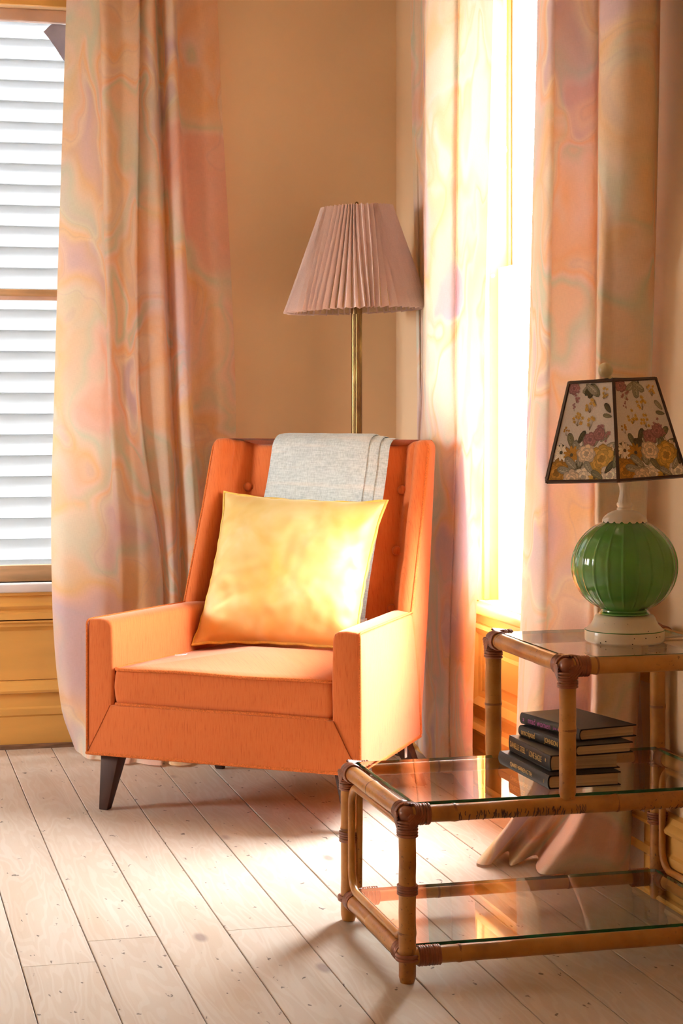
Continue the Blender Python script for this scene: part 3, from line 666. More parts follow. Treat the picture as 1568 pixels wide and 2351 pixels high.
# legs
def leg(top, foot, wt, wf, z1=.165):
    m = MB(); c = []
    for (q, w, z) in ((foot, wf, 0.0), (top, wt, z1)):
        c += [(q[0]-w[0], q[1]-w[1], z), (q[0]+w[0], q[1]-w[1], z), (q[0]+w[0], q[1]+w[1], z), (q[0]-w[0], q[1]+w[1], z)]
    return m.hexa(c, .003, 2)
for s in (-1, 1):
    obj('leg', leg((s*.355, .055), (s*.376, .036), (.030, .028), (.0135, .013)), MAT['darkleg'], CH)
    obj('leg', leg((s*.31, .56), (s*.335, .685), (.026, .026), (.0125, .012)), MAT['darkleg'], CH)
obj('care_tag', MB().box(.350, .352, .50, .515, .115, .165), MAT['rope'], CH)
# seat cushion
def slab(m, outline, levels, topz=None, dome=0.0, nr=6):
    n = len(outline); cx = sum(p[0] for p in outline)/n; cy = sum(p[1] for p in outline)/n
    def ring(ins, z, zf=None):
        out = []
        for x, y in outline:
            dx, dy = x-cx, y-cy; L = math.hypot(dx, dy); k = (L-ins)/L; out.append((cx+dx*k, cy+dy*k, z if zf is None else z+zf(x, y)))
        return out
    rings = [ring(i, z) for i, z in levels]
    def conc(z0, sgn, order):
        rs = []
        for k in order:
            t = k/nr; z = z0+sgn*dome*(1-(1-t)**1.0 if False else smooth(0, 1, t))
            rs.append([(cx+(x-cx)*(1-t)*0.985+0, cy+(y-cy)*(1-t)*0.985, z) for x, y in outline] if t < 1 else [(cx+(x-cx)*.003, cy+(y-cy)*.003, z) for x, y in outline])
        return rs
    rings = conc(levels[0][1]-0.002, -0.2, range(nr, 0, -1))+rings+conc(levels[-1][1]+0.002, 1, range(1, nr+1))
    return m.rings(rings)
def rrect(x0f, x1f, y0, y1, x0b, x1b, r=.02, n=6, side=14):
    c = [(x0f, y0), (x1f, y0), (x1b, y1), (x0b, y1)]; out = []
    for i in range(4):
        p, a, b = Vector(c[i]), Vector(c[i-1]), Vector(c[(i+1) % 4]); da, db = (a-p).normalized()*r, (b-p).normalized()*r
        for k in range(n+1):
            t = k/n; q = (p+da)*(1-t)**2+2*p*t*(1-t)+(p+db)*t*t; out.append((q.x, q.y))
        e = (b-p); L = e.length
        for k in range(1, side): 
            q = p+db+(e.normalized())*(L-2*r)*k/side; out.append((q.x, q.y))
    return out
ol = rrect(-.329, .329, .004, .60, -.285, .285, .022)
m = MB(); slab(m, ol, [(0.006, .302), (.0, .306), (-.004, .325), (-.007, .352), (-.004, .382), (0, .398), (.005, .403)], dome=.032)
cu = obj('seat_cushion', m, O, CH, ang=70)
m = MB()
for z in (.303, .402):
    m.tube([(x*1.002, (y-.3)*1.004+.3-.001, z+.0016*math.sin(x*17+z*40)*smooth(.1, -.01, y)) for x, y in ol], .0048, 8, closed=True)
obj('cushion_piping', m, PIPE, cu)
# thread on the seat
tt = catmull([(0,0,0),(.012,-.006,.0),(.03,-.004,0),(.042,.008,0)], 6)
th = obj('thread', MB().tube(tt, .0012, 6), MAT['rope']); th.location = (.9565+(-.225)*math.cos(math.radians(-37.13))-.17*math.sin(math.radians(-37.13)), 5.0175+(-.225)*math.sin(math.radians(-37.13))+.17*math.cos(math.radians(-37.13)), .4245); th.rotation_euler = (0, 0, .3)
tag(th, 'loose white thread lying on the orange seat cushion', 'thread')
# things lying in the chair use the chair's frame
def chair_thing(name, label, cat): return thing(name, label, cat, CH.location, math.radians(-37.13))
# ------------------------------------------------------------------ pillow
PL = chair_thing('throw_pillow', 'shiny yellow velvet square pillow leaning in the orange armchair', 'pillow')
TL, TR, BL, BR = Vector((-.292,.635,.862)), Vector((.238,.628,.846)), Vector((-.284,.410,.428)), Vector((.215,.455,.428))
NRM = (BR-BL).cross(TL-BL).normalized()
if NRM.y > 0: NRM = -NRM
def pil(u, v, side):
    a, b = u*2-1, v*2-1
    # edges pull in between the corners
    a2 = a*(1-.055*(1-b*b)**1.0*abs(a)); b2 = b*(1-.045*(1-a*a)*abs(b))
    U, V = (a2+1)/2, (b2+1)/2
    p = BL*(1-U)*(1-V)+BR*U*(1-V)+TL*(1-U)*V+TR*U*V
    p = p+((TR-TL).normalized()*a+(TL-BL).normalized()*b)*.007*smooth(.80, 1, abs(a))*smooth(.80, 1, abs(b))
    th = (.100 if side > 0 else .028)*((1-abs(a)**2.6)*(1-abs(b)**2.6))**.55
    wr = (.006*mnoise.noise((a*3.1, b*2.6, 2.2))+.003*mnoise.noise((a*8, b*7, 7.7)))*min(1, th*25)
    rad = .004*math.sin(math.atan2(b, a)*22)*smooth(.75, .98, max(abs(a), abs(b)))*min(1, th*30)
    return p+NRM*side*(th+(wr+rad if side > 0 else wr))
m = MB(); m.grid(lambda u, v: pil(u, v, 1), 64, 64); m.grid(lambda u, v: pil(u, v, -1), 40, 40)
obj('pillow_body', m, MAT['velvet'], PL, ang=180)
bd = [pil(t/24, 0, 1) for t in range(24)]+[pil(1, t/24, 1) for t in range(24)]+[pil(1-t/24, 1, 1) for t in range(24)]+[pil(0, 1-t/24, 1) for t in range(24)]
bd = [p+Vector((.0012*math.sin(i*2.1), 0, .0015*math.sin(i*1.3))) for i, p in enumerate(bd)]
obj('piping', MB().tube(bd, .0052, 8, closed=True), MAT['velvetpipe'], PL)
# ------------------------------------------------------------------ throw blanket
TB = chair_thing('throw_blanket', 'folded pale grey blue blanket draped over the armchair back', 'blanket')
def bpath():
    pts = [(ycen(z)-.046, z) for z in (.50,.56,.64,.72,.80,.88,.94,.975)]
    yt_ = ycen(.985)
    pts += [(yt_-.036, 1.010), (yt_-.012, 1.026), (yt_+.02, 1.030), (yside(1.0)+.044, 1.018), (yside(1.0)+.060, .985)]
    pts += [(yside(z)+.056, z) for z in (.94,.88,.80,.72,.66)]
    return catmull(pts, 5)
BP = bpath()
def blayer(xl_t, xl_b, xr_t, xr_b, off, th, nx=24, t0=0.0, t1=1.0):
    rings = []; n = len(BP)
    for i in range(n):
        if not (t0 <= i/(n-1) <= t1): continue
        a = BP[max(0, i-1)]; b = BP[min(n-1, i+1)]; ty, tz = b[0]-a[0], b[1]-a[1]; L = math.hypot(ty, tz); ny, nz_ = -tz/L, ty/L
        z = BP[i][1]; k = smooth(.5, 1.0, z); xl, xr = xl_b+(xl_t-xl_b)*k, xr_b+(xr_t-xr_b)*k
        sec = []
        for j in range(nx+1):
            x = xl+(xr-xl)*j/nx; w = .0016*mnoise.noise((x*16, i*.22, off*90)); e = min(1, min(j, nx-j)/1.5)
            o = off+th*(.55+.45*math.sqrt(e))+w; sec.append((x, BP[i][0]+ny*o, z+nz_*o))
        for j in range(nx, -1, -1):
            x = xl+(xr-xl)*j/nx; e = min(1, min(j, nx-j)/1.5); o = off+th*(.45-.45*math.sqrt(e)); sec.append((x, BP[i][0]+ny*o, z+nz_*o))
        rings.append(sec)
    return MB().rings(rings)
obj('lower_fold', blayer(-.150, -.190, .224, .196, .000, .006), MAT['throw'], TB, ang=70)
obj('middle_fold', blayer(-.155, -.195, .192, .166, .006, .006, t0=.06), MAT['throw'], TB, ang=70)
obj('top_fold', blayer(-.160, -.205, .160, .130, .012, .007, t0=.12), MAT['throw'], TB, ang=70)
m = MB(); random.seed(9)
for i in range(16):
    x = .198-.06*i/16*1.0; y = ycen(.5)-.046
    for k in range(4):
        a = random.uniform(-.02, .02); m.tube([(x+random.uniform(-.004,.004), y-.002, .505), (x+a*.5+.004, y-.008+random.uniform(-.004,.004), .475), (x+a+.01, y-.012+random.uniform(-.008,.004), .445-random.uniform(0,.012))], .0011, 4)
fr = obj('fringe', m, MAT['rope'], TB); fr['kind'] = 'stuff'
# ------------------------------------------------------------------ floor lamp
FX, FY = 1.580, 5.900
FL = thing('floor_lamp', 'brass floor lamp with pink pleated shade behind the armchair', 'floor lamp', (FX, FY, 0))
zl = lambda py: z_on(py, FX, FY)
m = MB(); m.lathe([(1e-3,0),(.115,0),(.12,.006),(.118,.014),(.10,.020),(.06,.026),(.03,.036),(.022,.05),(.02,.06)], 40); obj('base', m, MAT['brass'], FL)
flut = lambda a, i: 1-.10*abs(math.cos(a*6))
m = MB(); m.lathe([(.0175, .05+(zl(700)+.02-.05)*i/20) for i in range(21)], 72, fn=flut); obj('pole', m, MAT['brass'], FL, ang=80)
m = MB(); zk = zl(1003); m.lathe([(.0175,zk-.022),(.020,zk-.018),(.0215,zk-.012),(.0205,zk-.005),(.022,zk),(.0215,zk+.004),(.018,zk+.007)], 32); obj('knuckle', m, MAT['brass'], FL)
zt_, zb_ = zl(476), zl(714)
RT, RB_ = 78*6.13/FPX, 158*6.13/FPX
# shade tilts slightly
sh_rings = []
random.seed(11); NP = 62; warp = [random.uniform(-.006, .006) for _ in range(2*NP)]
n2 = NP*2
tilt = math.radians(2.4)
def shade_pt(i, t):
    phi = 2*PI*i/n2
    g = .060*math.sin(phi*8+.6)+.026*math.sin(phi*13+2.0)
    ph = phi+g*(1-t)-.6*g*t+warp[i]*t
    R = RT+(RB_-RT)*t; amp = (.0075+.0075*t)
    R += amp*(1 if i % 2 else -1)
    z = -t*(zt_-zb_)+(.0022*(1 if i % 2 else -1) if t in (0, 1) else 0)+(.0012*math.sin(i*1.7) if t == 1 else 0)
    x, y = R*math.cos(ph), R*math.sin(ph)
    X = x*CS+y*SN  # tilt about the view-perpendicular horizontal axis of the lamp
    return Vector((x, y, zt_+z+tilt*(x*CS-y*SN)))
NT_ = 9
rings = [[shade_pt(i, t/NT_) for i in range(n2)] for t in range(NT_+1)]
sh = obj('lamp_shade', MB().rings(rings, caps=False), MAT['pink'], FL, smooth_all=False)
m = MB(); m.rings([[Vector(((R-.010)*math.cos(a), (R-.010)*math.sin(a), z+tilt*R*(math.cos(a)*CS-math.sin(a)*SN))) for a in [2*PI*k/64 for k in range(64)]] for R, z in ((RB_, zb_+.004), (RT, zt_-.004))], caps=False)
obj('liner', m, MAT['shadelin'], sh)
m = MB()
for k in range(3):
    a = 2*PI*k/3+.4; m.tube([(0,0,zt_-.006),(RT*.95*math.cos(a), RT*.95*math.sin(a), zt_-.004)], .002, 6)
m.torus((0,0,zt_-.004), (0,0,1), RT-.008, .002, 40, 6)
for s in (-1, 1): m.tube(catmull([(s*.012,0,zb_+.05),(s*.06,0,zb_+.12),(s*.055,0,zb_+.24),(s*.004,0,zt_-.002)], 6), .0018, 6)
obj('harp', m, MAT['brass'], FL)
m = MB(); m.lathe([(.018,zb_-.01),(.019,zb_+.02),(.016,zb_+.06),(.017,zb_+.07),(.030,zb_+.09),(.032,zb_+.13),(.022,zb_+.165),(.004,zb_+.17)], 24); obj('bulb_socket', m, MAT['brass'], FL)
m = MB(); m.lathe([(.004,zt_-.004),(.010,zt_),(.012,zt_+.003),(.007,zt_+.007),(.0045,zt_+.010),(.006,zt_+.014),(.003,zt_+.018),(1e-4,zt_+.0185)], 18); obj('finial', m, MAT['brass'], FL)
# dark cable from the floor lamp towards the skirting
cb_ = catmull([(.10,-.04,.006),(.13,-.16,.006),(.15,-.30,.012),(.178,-.42,.045),(.185,-.49,.065),(.185,-.57,.05),(.175,-.64,.006),(.165,-.68,.006)], 6)
obj('cord', MB().tube(cb_, .003, 6), MAT['cable'], FL)
# ------------------------------------------------------------------ bamboo table
TX, TY = 1.42, 3.78
TB_ = thing('bamboo_step_table', 'two-tier bamboo step table with glass shelves and rattan lashing', 'table', (TX, TY, 0))
X0, X1, XP, Y0, Y1 = 1.055-TX, 1.794-TX, 1.393-TX, 3.553-TY, 4.010-TY
R0 = .0172
ZS, ZL, ZU = .0505, .331, .612
random.seed(21)
def pole(name, a, b, r=R0, nodes=(), parent=None, caps=True):
    a, b = Vector(a), Vector(b); d = (b-a); L = d.length; n = 14; pts = []; rs = []
    ts = sorted(set([0, .012/L if L > .03 else .1, 1, 1-.012/L if L > .03 else .9]+[i/n for i in range(1, n)]+[t+o for t in nodes for o in (-.008/L, 0, .008/L)]))
    for t in ts:
        q = 1.0
        for nd in nodes:
            q += .07*math.exp(-((t-nd)*L/.006)**2)
        if caps and (t == 0 or t == 1): q *= .82
        pts.append(a+d*t+Vector((random.uniform(-1,1), random.uniform(-1,1), random.uniform(-1,1)))*.0004); rs.append(r*q)
    o = obj(name, MB().tube(pts, rs, 20), MAT['bamboo'], parent or TB_, ang=50)
    if nodes:
        for nd in nodes:
            c = a+d*nd; obj('bamboo_node', MB().tube([c-d/L*.0026, c, c+d/L*.0026], [r*1.055, r*1.085, r*1.055], 20), MAT['node'], o)
    return o
# posts
pole('leg', (X0,Y0,0), (X0,Y0,ZL-.004), nodes=(.30,)); pole('leg', (X0,Y1,0), (X0,Y1,ZL-.004), nodes=(.62,))
pole('leg', (X1,Y0,0), (X1,Y0,ZU-.004), nodes=(.4,.75)); pole('leg', (X1,Y1,0), (X1,Y1,ZU-.004), r=.0178, nodes=(.36,.73))
pole('upper_post', (XP,Y0,ZL+R0-.003), (XP,Y0,ZU-.004), nodes=(.53,)); pole('upper_post', (XP,Y1,ZL+R0-.003), (XP,Y1,ZU-.004), r=.0182, nodes=(.46,))
# rails: lower shelf, middle tier, top tier
for z, xa, nm in ((ZS, X0, 'shelf_rail'), (ZL, X0, 'middle_rail'), (ZU, XP, 'top_rail')):
    fr_ = {ZS: (.145, .80), ZL: (.13, .60), ZU: (.15, .85)}[z]
    f = pole(nm, (xa, Y0, z), (X1, Y0, z), nodes=fr_); pole(nm, (xa, Y1, z), (X1, Y1, z), r=R0*.8, nodes=(.28, .7))
    pole(nm, (xa, Y0, z), (xa, Y1, z), nodes=(.55,) if z != ZU else (.12+.75,)); pole(nm, (X1, Y0, z), (X1, Y1, z), nodes=(.5,))
    if z == ZL:
        m = MB(); random.seed(5)
        for i in range(110):
            x = X0+.100+.27*random.random() if i < 80 else X0+.46+random.random()*.26
            a0 = random.uniform(-.3, .35); a1 = a0-random.uniform(.5, 1.2); w = random.uniform(.0008, .0022)
            if i >= 80: a0, a1 = random.uniform(-.9, -.3), -1.4
            q = []
            for s_ in range(6):
                a = a0+(a1-a0)*s_/5; q.append((x+.001*math.sin(s_+i), Y0-(R0+.0002)*math.cos(a), z+(R0+.0002)*math.sin(a)))
            m.tube(q, [.0004]+[w*.6]*4+[.0008], 4)
        b = obj('burn_mark', m, MAT['burn'], f); b['kind'] = 'stuff'
# bent cane loops inside the end frames
def cane_loop(x, y0, y1, z0, z1, rc=.045, r=.0082):
    pts = []
    for (cy, cz, a0) in ((y1-rc, z1-rc, 0), (y0+rc, z1-rc, 90), (y0+rc, z0+rc, 180), (y1-rc, z0+rc, 270)):
        for k in range(7):
            a = math.radians(a0+90*k/6); pts.append((x, cy+rc*math.cos(a), cz+rc*math.sin(a)))
    return MB().tube(pts, r, 12, closed=True)
for x in (X0, X1): obj('cane_loop', cane_loop(x, Y0+R0+.0085, Y1-R0-.0085, ZS+R0+.0085, ZL-R0-.0085), MAT['bamboo'], TB_)
obj('cane_brace', MB().tube(catmull([(X0+.018, Y1-.022, ZS+R0+.01),(X0+.019, Y1-.022, .20),(X0+.019, Y1-.024, ZL-R0-.012),(X0+.014, Y1-.05, ZL-R0-.009),(X0+.012, Y1-.12, ZL-R0-.008)], 5), .0075, 10), MAT['bamboo'], TB_)
# lashings
def rail_wrap(m, c, d, s0, n, R, r=.0029, pitch=.0056):
    c, d = Vector(c), Vector(d)
    for i in range(n): m.torus(c+d*(s0+i*pitch), d+Vector((random.uniform(-.06,.06), random.uniform(-.06,.06), random.uniform(-.06,.06))), R+.0008, r, 18, 6)
def corner(c, dx, dy, post=-1):
    m = MB(); c = Vector(c); ex, ey, ez = Vector((dx,0,0)), Vector((0,dy,0)), Vector((0,0,post))
    R = R0+.0012
    m.sphere(c, R0+.0012, 20, 12)
    rail_wrap(m, c, ex, .014, 6, R); rail_wrap(m, c, ey, .014, 6, R); rail_wrap(m, c, ez, .012, 6, R)
    # woven chevrons across the faces of the joint
    for nrm, a, b in ((-ey, ex, ez), (-ex, ey, ez), (Vector((0,0,1)), ex, ey)):
        for i in range(6):
            k = .005+.0048*i
            p0 = c+nrm*(R0+.0040-.0004*i)
            pts = []
            for q in range(9):
                t = q/8; u = (1-t)*k; v = t*k
                off = math.sqrt(max(0, 1-((u-v)/(k+1e-6))**2))
                pts.append(p0+a*(u*1.25-.004)+b*(v*1.25-.004)+nrm*(.0012*off-.0006*i*abs(t-.5)))
            m.tube(pts, .0025, 6)
    return obj('rattan_lashing', m, MAT['wrap'], TB_, ang=60)
corner((X0,Y0,ZL), 1, 1); corner((X0,Y1,ZL), 1, -1); corner((XP,Y0,ZU), 1, 1); corner((XP,Y1,ZU), 1, -1); corner((X1,Y1,ZU), -1, -1); corner((X1,Y0,ZU), -1, 1)
def foot_joint(x, y, dx, dy):
    m = MB()
    rail_wrap(m, (x,y,ZS), (dx,0,0), R0+.006, 9, R0, .0030, .0052); rail_wrap(m, (x,y,ZS), (0,dy,0), R0+.004, 7, R0, .0028, .005)
    for dz in (-.003, .003): m.torus((x, y, ZS+dz), (.0,0,1), R0+.0032, .0042, 24, 8)
    obj('rattan_lashing', m, MAT['wrap'], TB_, ang=60)
for x, dx in ((X0, 1), (X1, -1)):
    for y, dy in ((Y0, 1), (Y1, -1)): foot_joint(x, y, dx, dy)
def band(x, y, z, n=4, wide=0.0, sx=0):
    m = MB()
    for i in range(n): m.torus((x+sx, y, z+i*.0052), (random.uniform(-.05,.05), random.uniform(-.05,.05), 1), R0+.0016+wide, .0026, 22, 6)
    obj('rattan_band', m, MAT['wrap'], TB_, ang=60)
band(X0, Y0, .176, 4); band(X0, Y1, .176, 5, .004, .004); band(X1, Y1, .31, 5, .003); band(X1, Y1, .176, 5, .003); band(X1, Y0, .176, 4)
for x, dx in ((X1, -1),):
    m = MB(); rail_wrap(m, (x, Y1, ZL), (dx,0,0), R0+.004, 9, R0*.8, .0028, .005); rail_wrap(m, (x, Y1, ZL), (0,-1,0), R0+.004, 8, R0, .0028, .005); obj('rattan_lashing', m, MAT['wrap'], TB_, ang=60)
# glass: clear sheets with ground green edges
def sheet(name, xa, xb, ya, yb, z, th=.006):
    g = obj(name, MB().add([(xa,ya,z),(xb,ya,z),(xb,yb,z),(xa,yb,z)], [(0,1,2,3)]), MAT['tabletop'], TB_, smooth_all=False)
    m = MB(); t = .0015
    m.box(xa-t, xb+t, ya-t, ya, z-th, z+.0002); m.box(xa-t, xb+t, yb, yb+t, z-th, z+.0002); m.box(xa-t, xa, ya, yb, z-th, z+.0002); m.box(xb, xb+t, ya, yb, z-th, z+.0002)
    obj('glass_edge', m, MAT['edge'], g, smooth_all=False)
    return g
GZL, GZU, GZS = ZL+.0210, ZU+.0165, ZS+.0205
sheet('glass_shelf', X0+.019, X1-.012, Y0+.014, Y1-.014, GZS); sheet('glass_top', X0+.019, X1-.012, Y0+.014, Y1-.014, GZL); sheet('glass_top', XP+.012, X1-.012, Y0+.012, Y1-.012, GZU)
# ------------------------------------------------------------------ books
BZ = GZL+.0004
def book(loc, rz, length, width, thick, label, texts, zbase, square=False):
    # local: spine along +Y at x=0 .. cover to +X ; head at far end
    b = thing('hardback_book', label, 'book', (loc[0], loc[1], zbase), rz, 'black hardbacks stacked on the glass')
    ct = .0026; m = MB()
    m.box(0.004, width, 0, length, 0, ct, .0008, 1); m.box(0.004, width, 0, length, thick-ct, thick, .0008, 1)
    n = 10; prof = []
    for i in range(n+1):
        a = -PI/2+PI*i/n; prof.append((.0065-.0062*math.cos(a)*(1.0 if not square else .6), thick/2+(thick/2-.0002)*math.sin(a)*(1 if not square else 1)))
    prof = [(x, z) for x, z in prof]+[(x+.0026, z*(1-2*ct/thick)+ct) for x, z in prof[::-1]]
    m.rings([[(x, y, z) for x, z in prof] for y in (0, length)])
    obj('cover', m, MAT['cover'], b, ang=35)
    obj('pages', MB().box(.006, width-.006, .004, length-.004, ct, thick-ct), MAT['pages'], b, smooth_all=False)
    for body, size, pos, mat, sx in texts:
        cu_ = bpy.data.curves.new('title', 'FONT'); cu_.body = body; cu_.size = size; cu_.extrude = .0002; cu_.align_x = 'LEFT'; cu_.align_y = 'CENTER'
        dg = None
        t = bpy.data.objects.new('title', cu_); COL.objects.link(t)
        me = bpy.data.meshes.new_from_object(t); COL.objects.unlink(t); bpy.data.objects.remove(t)
        tm = bpy.data.objects.new('title', me); COL.objects.link(tm); me.materials.clear(); me.materials.append(mat)
        tm.parent = b
        # text runs from the far end (head) towards the near end, reading up = +Z, facing -X
        tm.rotation_euler = (PI/2, 0, -PI/2); tm.scale = (sx, 1, 1)
        tm.location = (-.0008 if not square else .0014, length*(1-pos), thick/2)
    return b
D = lambda x, y: (x, y)
PR = lambda a: math.radians(a)
# near-end spine corner, direction of the spine towards the far end
G, U = MAT['gold'], MAT['purple']
def bk_(near, far, right, thick, label, texts, zb, square=False, Lmax=.27):
    n, f = Vector(near), Vector(far); L = min(Lmax, (f-n).length); w = (Vector(right)-n).length
    rz = math.atan2((f-n).y, (f-n).x)-PI/2
    return book(near, rz, L, w, thick, label, texts, zb, square)
z = BZ
bk_((1.372,3.612), (1.365,3.90), (1.536,3.616), .0285, 'black hardback with small faint gold lettering, lowest of the stack on the glass', [('QUIET STRENGTH', .0125, .26, G, 1.25), ('MEMOIR & PRINCIPLES', .006, .30, G, 1.1), ('/', .012, .93, G, 1.0)], z, False, .285); z += .0288
bk_((1.388,3.648), (1.386,3.895), (1.548,3.645), .0335, 'thick black hardback with tall gold capital letters on its spine, second from bottom', [('DANIELLE STEEL', .0175, .05, G, .74), ("'", .016, .47, G, 1.0), ('LONE EAGLE', .0175, .52, G, .74), ('*', .018, .90, G, .9)], z, True, .25); z += .0338
bk_((1.437,3.622), (1.407,3.885), (1.572,3.640), .0225, 'thin black hardback with gold lowercase title, second from top of the stack', [('unscripted', .0185, .06, G, .85), ('JOHNSON', .0155, .48, G, .85)], z, False, .265); z += .0228
bk_((1.462,3.664), (1.416,3.900), (1.606,3.674), .0250, 'black hardback with purple spine lettering, topmost of the stack', [('a', .014, .06, U, 1.0), ('mad women', .0195, .15, U, .95), ('jane maas', .009, .58, U, .9)], z, False, .245)
# ------------------------------------------------------------------ green table lamp
LX, LY, LZ = 1.612, 3.776, GZU+.0004
TLp = thing('table_lamp', 'green ribbed glass globe table lamp with floral panelled shade', 'table lamp', (LX, LY, LZ))
pxm = (LX*SN+LY*CS)/FPX
hz = lambda py: z_on(py, LX, LY)-LZ
m = MB(); m.lathe([(1e-3,0),(.082,0),(.0855,.003),(.086,.008),(.086,.0235),(.0845,.0265),(.080,.030),(.073,.037),(.068,.046),(.0655,.053),(.062,.057),(.057,.0585),(1e-3,.0585)], 64); bs = obj('lamp_base', m, MAT['cream'], TLp)
m = MB(); m.torus((0,0,.0255), (0,0,1), .0852, .0010, 64, 6); obj('painted_line', m, MAT['greenline'], bs)
random.seed(3); m = MB()
for i in range(11):
    a = -PI/2+random.uniform(-.9, .9)-.25; zz_ = random.choice([.004, .008, .03, .016, .045]); r_ = .0862 if zz_ < .024 else .0862-(zz_-.024)*.75
    m.sphere((r_*math.cos(a), r_*math.sin(a), zz_), random.uniform(.0006, .0016), 6, 4)
ck = obj('paint_chips', m, MAT['metaldark'], bs); ck['kind'] = 'stuff'
m = MB(); m.lathe([(.050,.0575),(.0545,.060),(.0545,.063),(.0500,.066),(.0490,.072),(.0495,.076),(.051,.078),(.049,.081)], 48); obj('collar', m, MAT['green'], TLp)
zc = hz(1299); 
prof = []
for i in range(41):
    a = -PI/2+.50+(PI-.50-.40)*i/40; prof.append((.1135*math.cos(a), zc+.1045*math.sin(a)))
prof = [(.046, prof[0][1]-.004)]+prof+[(.038, prof[-1][1]+.002)]
NR_ = 22
def rib(a, i):
    t = abs(math.sin(a*NR_/2)); return 1+(.020*(1-t)**4+.004*t*t)*min(1, min(i, len(prof)-1-i)/4)
m = MB(); m.lathe(prof, NR_*14, fn=rib, caps=False); obj('globe', m, MAT['green'], TLp, ang=80)
zcap = hz(1190); m = MB(); n = 18*8; rings = []
for j, (r, zq, w) in enumerate([(.0485,zcap-.004,1),(.047,zcap,.5),(.044,zcap+.004,0),(.036,zcap+.0105,0),(.026,zcap+.0155,0),(.017,zcap+.018,0),(.005,zcap+.0185,0)]):
    rings.append([(r*math.cos(2*PI*k/n), r*math.sin(2*PI*k/n), zq-(w*.0055*abs(math.sin(2*PI*k/n*9)) if w else 0)) for k in range(n)])
m.rings(rings, caps=False); obj('scalloped_cap', m, MAT['cream'], TLp, ang=60)
zn = hz(1172); zn1 = hz(1106); h_ = zn1-zn
m = MB(); m.lathe([(.0165,zn-.002),(.0172,zn+.002),(.0165,zn+.005),(.0145,zn+.007),(.0165,zn+.010),(.0172,zn+.0135),(.016,zn+.017)], 40)
obj('neck_ring', m, MAT['cream'], TLp)
m = MB(); m.lathe([(.0155,zn+.016),(.0135,zn+.024),(.0112,zn+.034),(.0104,zn+.042),(.0112,zn+.050),(.0132,zn+.056),(.0142,zn+h_-.004)], 96, fn=lambda a, i: 1-.07*(1-abs(math.sin(a*10)))**1.5); obj('neck', m, MAT['cream'], TLp, ang=80)
m = MB(); m.lathe([(.0135,zn1-.005),(.0148,zn1-.002),(.0135,zn1+.002),(.0148,zn1+.006),(.0138,zn1+.01),(.012,zn1+.012),(.012,zn1+.05),(.03,zn1+.09),(.031,zn1+.12),(.02,zn1+.145),(1e-3,zn1+.15)], 32); obj('bulb_socket', m, MAT['cream'], TLp)
# shade: six-sided tapered panels, leaning a little to the left
zb2, zt2 = hz(1098), hz(871)
RBt, RTp = 181*pxm, 111*pxm
SHC = Vector(((1414-1436)*pxm*CS, -(1414-1436)*pxm*SN, 0))
SHT = Vector(((1406-1436)*pxm*CS, -(1406-1436)*pxm*SN, 0))
SLOPE = .050
def shade_v(k, t): # t 0 bottom, 1 top ; angles measured from the view-right direction
    ph = math.radians(-66+60*k)   # sin(ph) gives sideways offset, cos(ph) towards the camera
    R = RBt+(RTp-RBt)*t; lat, dep = R*math.sin(ph), R*math.cos(ph)
    c = SHC+(SHT-SHC)*t
    x = c.x+lat*CS-dep*SN; y = c.y-lat*SN-dep*CS
    return Vector((x, y, zb2+(zt2-zb2)*t+SLOPE*lat))
shd = None
colours = dict(gold=lin(222,176,88), ochre=lin(198,142,60), cream=lin(246,232,208), pale=lin(238,212,178), leaf=lin(124,118,90), leafd=lin(88,82,60), grey=lin(160,152,130), mauve=lin(180,124,124), mauved=lin(140,84,90), stem=lin(112,96,64))
class Ink:
    def __init__(s): s.tri = []; s.c = []
    def poly(s, pts, col):
        cx = sum(p[0] for p in pts)/len(pts); cy = sum(p[1] for p in pts)/len(pts)
        for i in range(len(pts)): s.tri.append(((cx, cy), pts[i], pts[(i+1) % len(pts)])); s.c.append(col)
    def petal(s, x, y, a, L, w, col, n=8, ol=True):
        pts = []
        for i in range(n):
            t = 2*PI*i/n; u = L*(.5-.5*math.cos(t)); v = w*math.sin(t)*(.6+.4*u/L)
            pts.append((x+u*math.cos(a)-v*math.sin(a), y+u*math.sin(a)+v*math.cos(a)))
        if ol:
            cx = sum(p[0] for p in pts)/n; cy = sum(p[1] for p in pts)/n
            s.poly([(cx+(p[0]-cx)*1.13, cy+(p[1]-cy)*1.13) for p in pts], tuple(q*.6 for q in col[:3])+(1,))
        s.poly(pts, col)
    def vein(s, x0, y0, x1, y1, w, col):
        dx, dy = x1-x0, y1-y0; L = math.hypot(dx, dy) or 1; nx, ny = -dy/L*w, dx/L*w
        s.poly([(x0+nx, y0+ny), (x1+nx*.3, y1+ny*.3), (x1-nx*.3, y1-ny*.3), (x0-nx, y0-ny)], col)
def shadec(c, k): return tuple(min(1, x*k) for x in c[:3])+(1,)
def rose(I, x, y, r, col, rng):
    for lay, (n, L, w, k) in enumerate(((8, 1.0, .42, .72), (7, .86, .36, 1.0), (6, .62, .30, .82), (5, .46, .24, 1.12), (4, .28, .16, .6))):
        for i in range(n):
            a = 2*PI*i/n+lay*.5+rng.uniform(-.15, .15); I.petal(x, y, a, r*L*rng.uniform(.9, 1.08), r*w, shadec(col, k*rng.uniform(.9, 1.1)))
